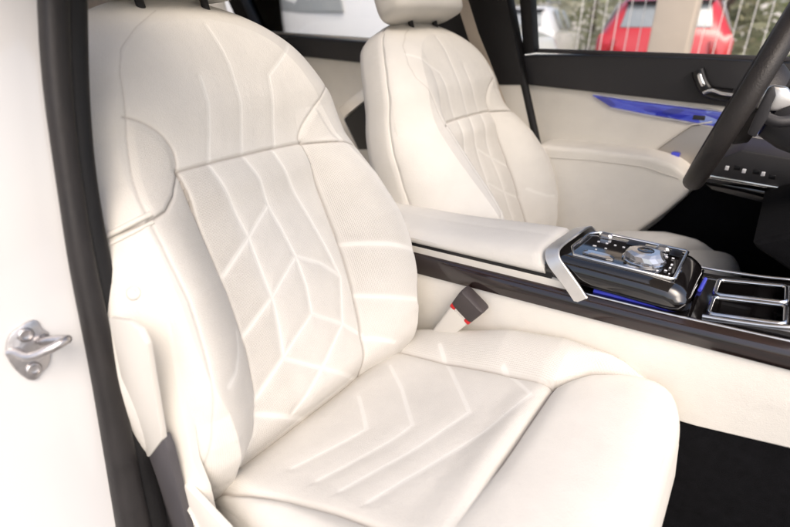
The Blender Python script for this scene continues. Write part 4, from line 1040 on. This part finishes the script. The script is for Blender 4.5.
mb = MB(); mb.poly([(-3.55, 3.435, ZG + 1.30), (-3.05, 3.445, ZG + 1.30), (-3.15, 3.46, ZG + 1.62), (-3.6, 3.50, ZG + 2.0), (-4.3, 3.50, ZG + 2.0), (-4.3, 3.435, ZG + 1.36)], (0, -.02, 0), .004); mb.build('side_window', M['car_glass'], vn)
mb = MB(); mb.poly([(-3.02, 3.6, ZG + 1.74), (-3.02, 5.2, ZG + 1.74), (-3.55, 5.15, ZG + 2.22), (-3.55, 3.65, ZG + 2.22)], (.05, 0, .05), .004); mb.build('windscreen', M['car_glass'], vn)
mb = MB(); mb.box((-4.42, 3.425, ZG + 1.1), (.012, .02, 1.5)); mb.build('door_gap', M['grey_trim'], vn)
for xw in (-6.9, -2.7):
    for yw, sg in ((3.5, -1), (5.3, 1)):
        mb = MB(); mb.lathe((xw, yw, ZG + .34), (0, sg, 0), [(.0001, -.1), (.34, -.1), (.35, .05), (.33, .1), (.22, .1), (.0001, .09)], 28); mb.build('wheel', M['tyre'], vn, 40)

gw = thing('backdrop_wall', 'long pale wall added as a bright backdrop far behind the parked cars and trees', 'wall', (-4, 24, ZG))  # wall added to brighten the gaps between the trees
mb = MB(); mb.box((-4, 24, ZG + 1.0), (34, .25, 2.0), .02); mb.build('wall_face', M['white_metal'], gw)
mb = MB(); mb.box((-4, 24, ZG + 2.04), (34.1, .36, .08), .01); mb.build('coping', M['white_metal'], gw)
# square post and railings
po = thing('gate_post', 'square cream rendered post standing in front of the red car', 'post', (-1.0, 5.05, ZG))
def atD(px, Yd): return atY(px, 25, Yd)
mb = MB(); c_ = atD(673.5, 5.0); mb.box((c_[0], 5.05, ZG + 1.3), (.29, .29, 2.6), .012); mb.build('shaft', M['post'], po)
mb = MB(); mb.box((c_[0], 5.05, ZG + 2.64), (.36, .36, .08), .012); mb.build('cap', M['post'], po)
po.location = (c_[0], 5.05, 0)
for ch in po.children: ch.data.transform(Matrix.Translation((-(c_[0] + 1.0), 0, 0)))
fn = thing('railing_fence', 'thin pale metal railings either side of the cream post, in front of the red car', 'fence', (0, 5.05, ZG))
for (xa, xb) in ((c_[0] - .85, c_[0] - .15), (c_[0] + .15, c_[0] + .75)):
    for z in (.25, 1.95):
        mb = MB(); mb.box(((xa + xb) / 2, 5.05, ZG + z), (xb - xa, .03, .045), .005); mb.build('rail', M['white_metal'], fn)
    nb = 0
    for x in np.arange(xa + .07, xb, .105):
        mb = MB(); mb.box((float(x), 5.05, ZG + 1.0), (.006, .006, 2.0)); mb.build('bar', M['white_metal'], fn); nb += 1

def tree(name, label, x, y, h, rad, crown_z, leaf, n=1500, group='trees beyond the parked cars', seed=0):
    r = random.Random(seed); t = thing(name, label, 'tree', (x, y, ZG), group)
    mb = MB(); mb.tube([(x, y, ZG - .05), (x + .03, y, ZG + h * .25), (x - .05, y + .05, ZG + h * .5), (x, y, ZG + h * .85)], [.16, .12, .09, .02], 10)
    tips = []
    for k in range(9):
        a = r.uniform(0, 6.28); z0 = h * r.uniform(.3, .7); l = rad * r.uniform(.5, .9); tip = (x + l * math.cos(a), y + l * math.sin(a), ZG + z0 + l * r.uniform(.3, .8)); tips.append(tip)
        mb.tube([(x, y, ZG + z0), ((x + tip[0]) / 2, (y + tip[1]) / 2, (ZG + z0 + tip[2]) / 2 + .1), tip], [.06, .04, .012], 7)
    mb.build('trunk', M['bark'], t, 60)
    V_, F_ = [], []
    clumps = [(x + r.gauss(0, rad * .5), y + r.gauss(0, rad * .5), ZG + crown_z + r.gauss(0, (h - crown_z) * .42), r.uniform(.25, .5) * rad * .8) for k in range(34)]
    for k in range(n):
        c = r.choice(clumps); d = Vector((r.gauss(0, 1), r.gauss(0, 1), r.gauss(0, 1))).normalized() * c[3] * r.random() ** .4
        p = Vector(c[:3]) + d; s = r.uniform(.10, .20)
        q = Vector((r.gauss(0, 1), r.gauss(0, 1), r.gauss(0, 1))).to_track_quat('Z', 'Y').to_matrix()
        b = len(V_)
        for (a_, b_) in ((-1, 0), (0, -.45), (1, 0), (0, .45)): V_.append(tuple(p + q @ Vector((a_ * s, b_ * s, .15 * s * (1 - abs(a_))))))
        F_.append((b, b + 1, b + 2, b + 3))
    me = bpy.data.meshes.new('crown'); me.from_pydata(V_, [], F_); me.update()
    link('crown', me, leaf, t)
    return t
T_ = [('leafy_tree', 'hazy olive tree furthest left, beyond the white parked car', -7.6, 15.6, 4.4, 2.0, 1.3, 'leaf_b'),
      ('leafy_tree', 'low pale bushy tree directly behind the cream post', -1.4, 13.6, 3.8, 1.9, 1.1, 'leaf_a'),
      ('leafy_tree', 'olive green tree directly behind the white car left of the red car', -9.5, 19.5, 4.2, 2.2, 2.0, 'leaf_b'),
      ('leafy_tree', 'pale green tree left of the red car roof', -6.2, 20.5, 4.6, 2.3, 2.1, 'leaf_a'),
      ('leafy_tree', 'dusty green tree straight behind the red car', -3.0, 18.5, 4.8, 2.2, 2.4, 'leaf_b'),
      ('leafy_tree', 'fresh green tree right of the red car, beside the steering wheel', .8, 15.5, 4.4, 2.2, 1.9, 'leaf_c'),
      ('leafy_tree', 'bright green tree at the far right above the steering wheel', 3.4, 17.5, 4.8, 2.4, 2.1, 'leaf_c')]
for k, a in enumerate(T_): tree(a[0], a[1], *a[2:7], M[a[7]], n=1700, seed=40 + k)
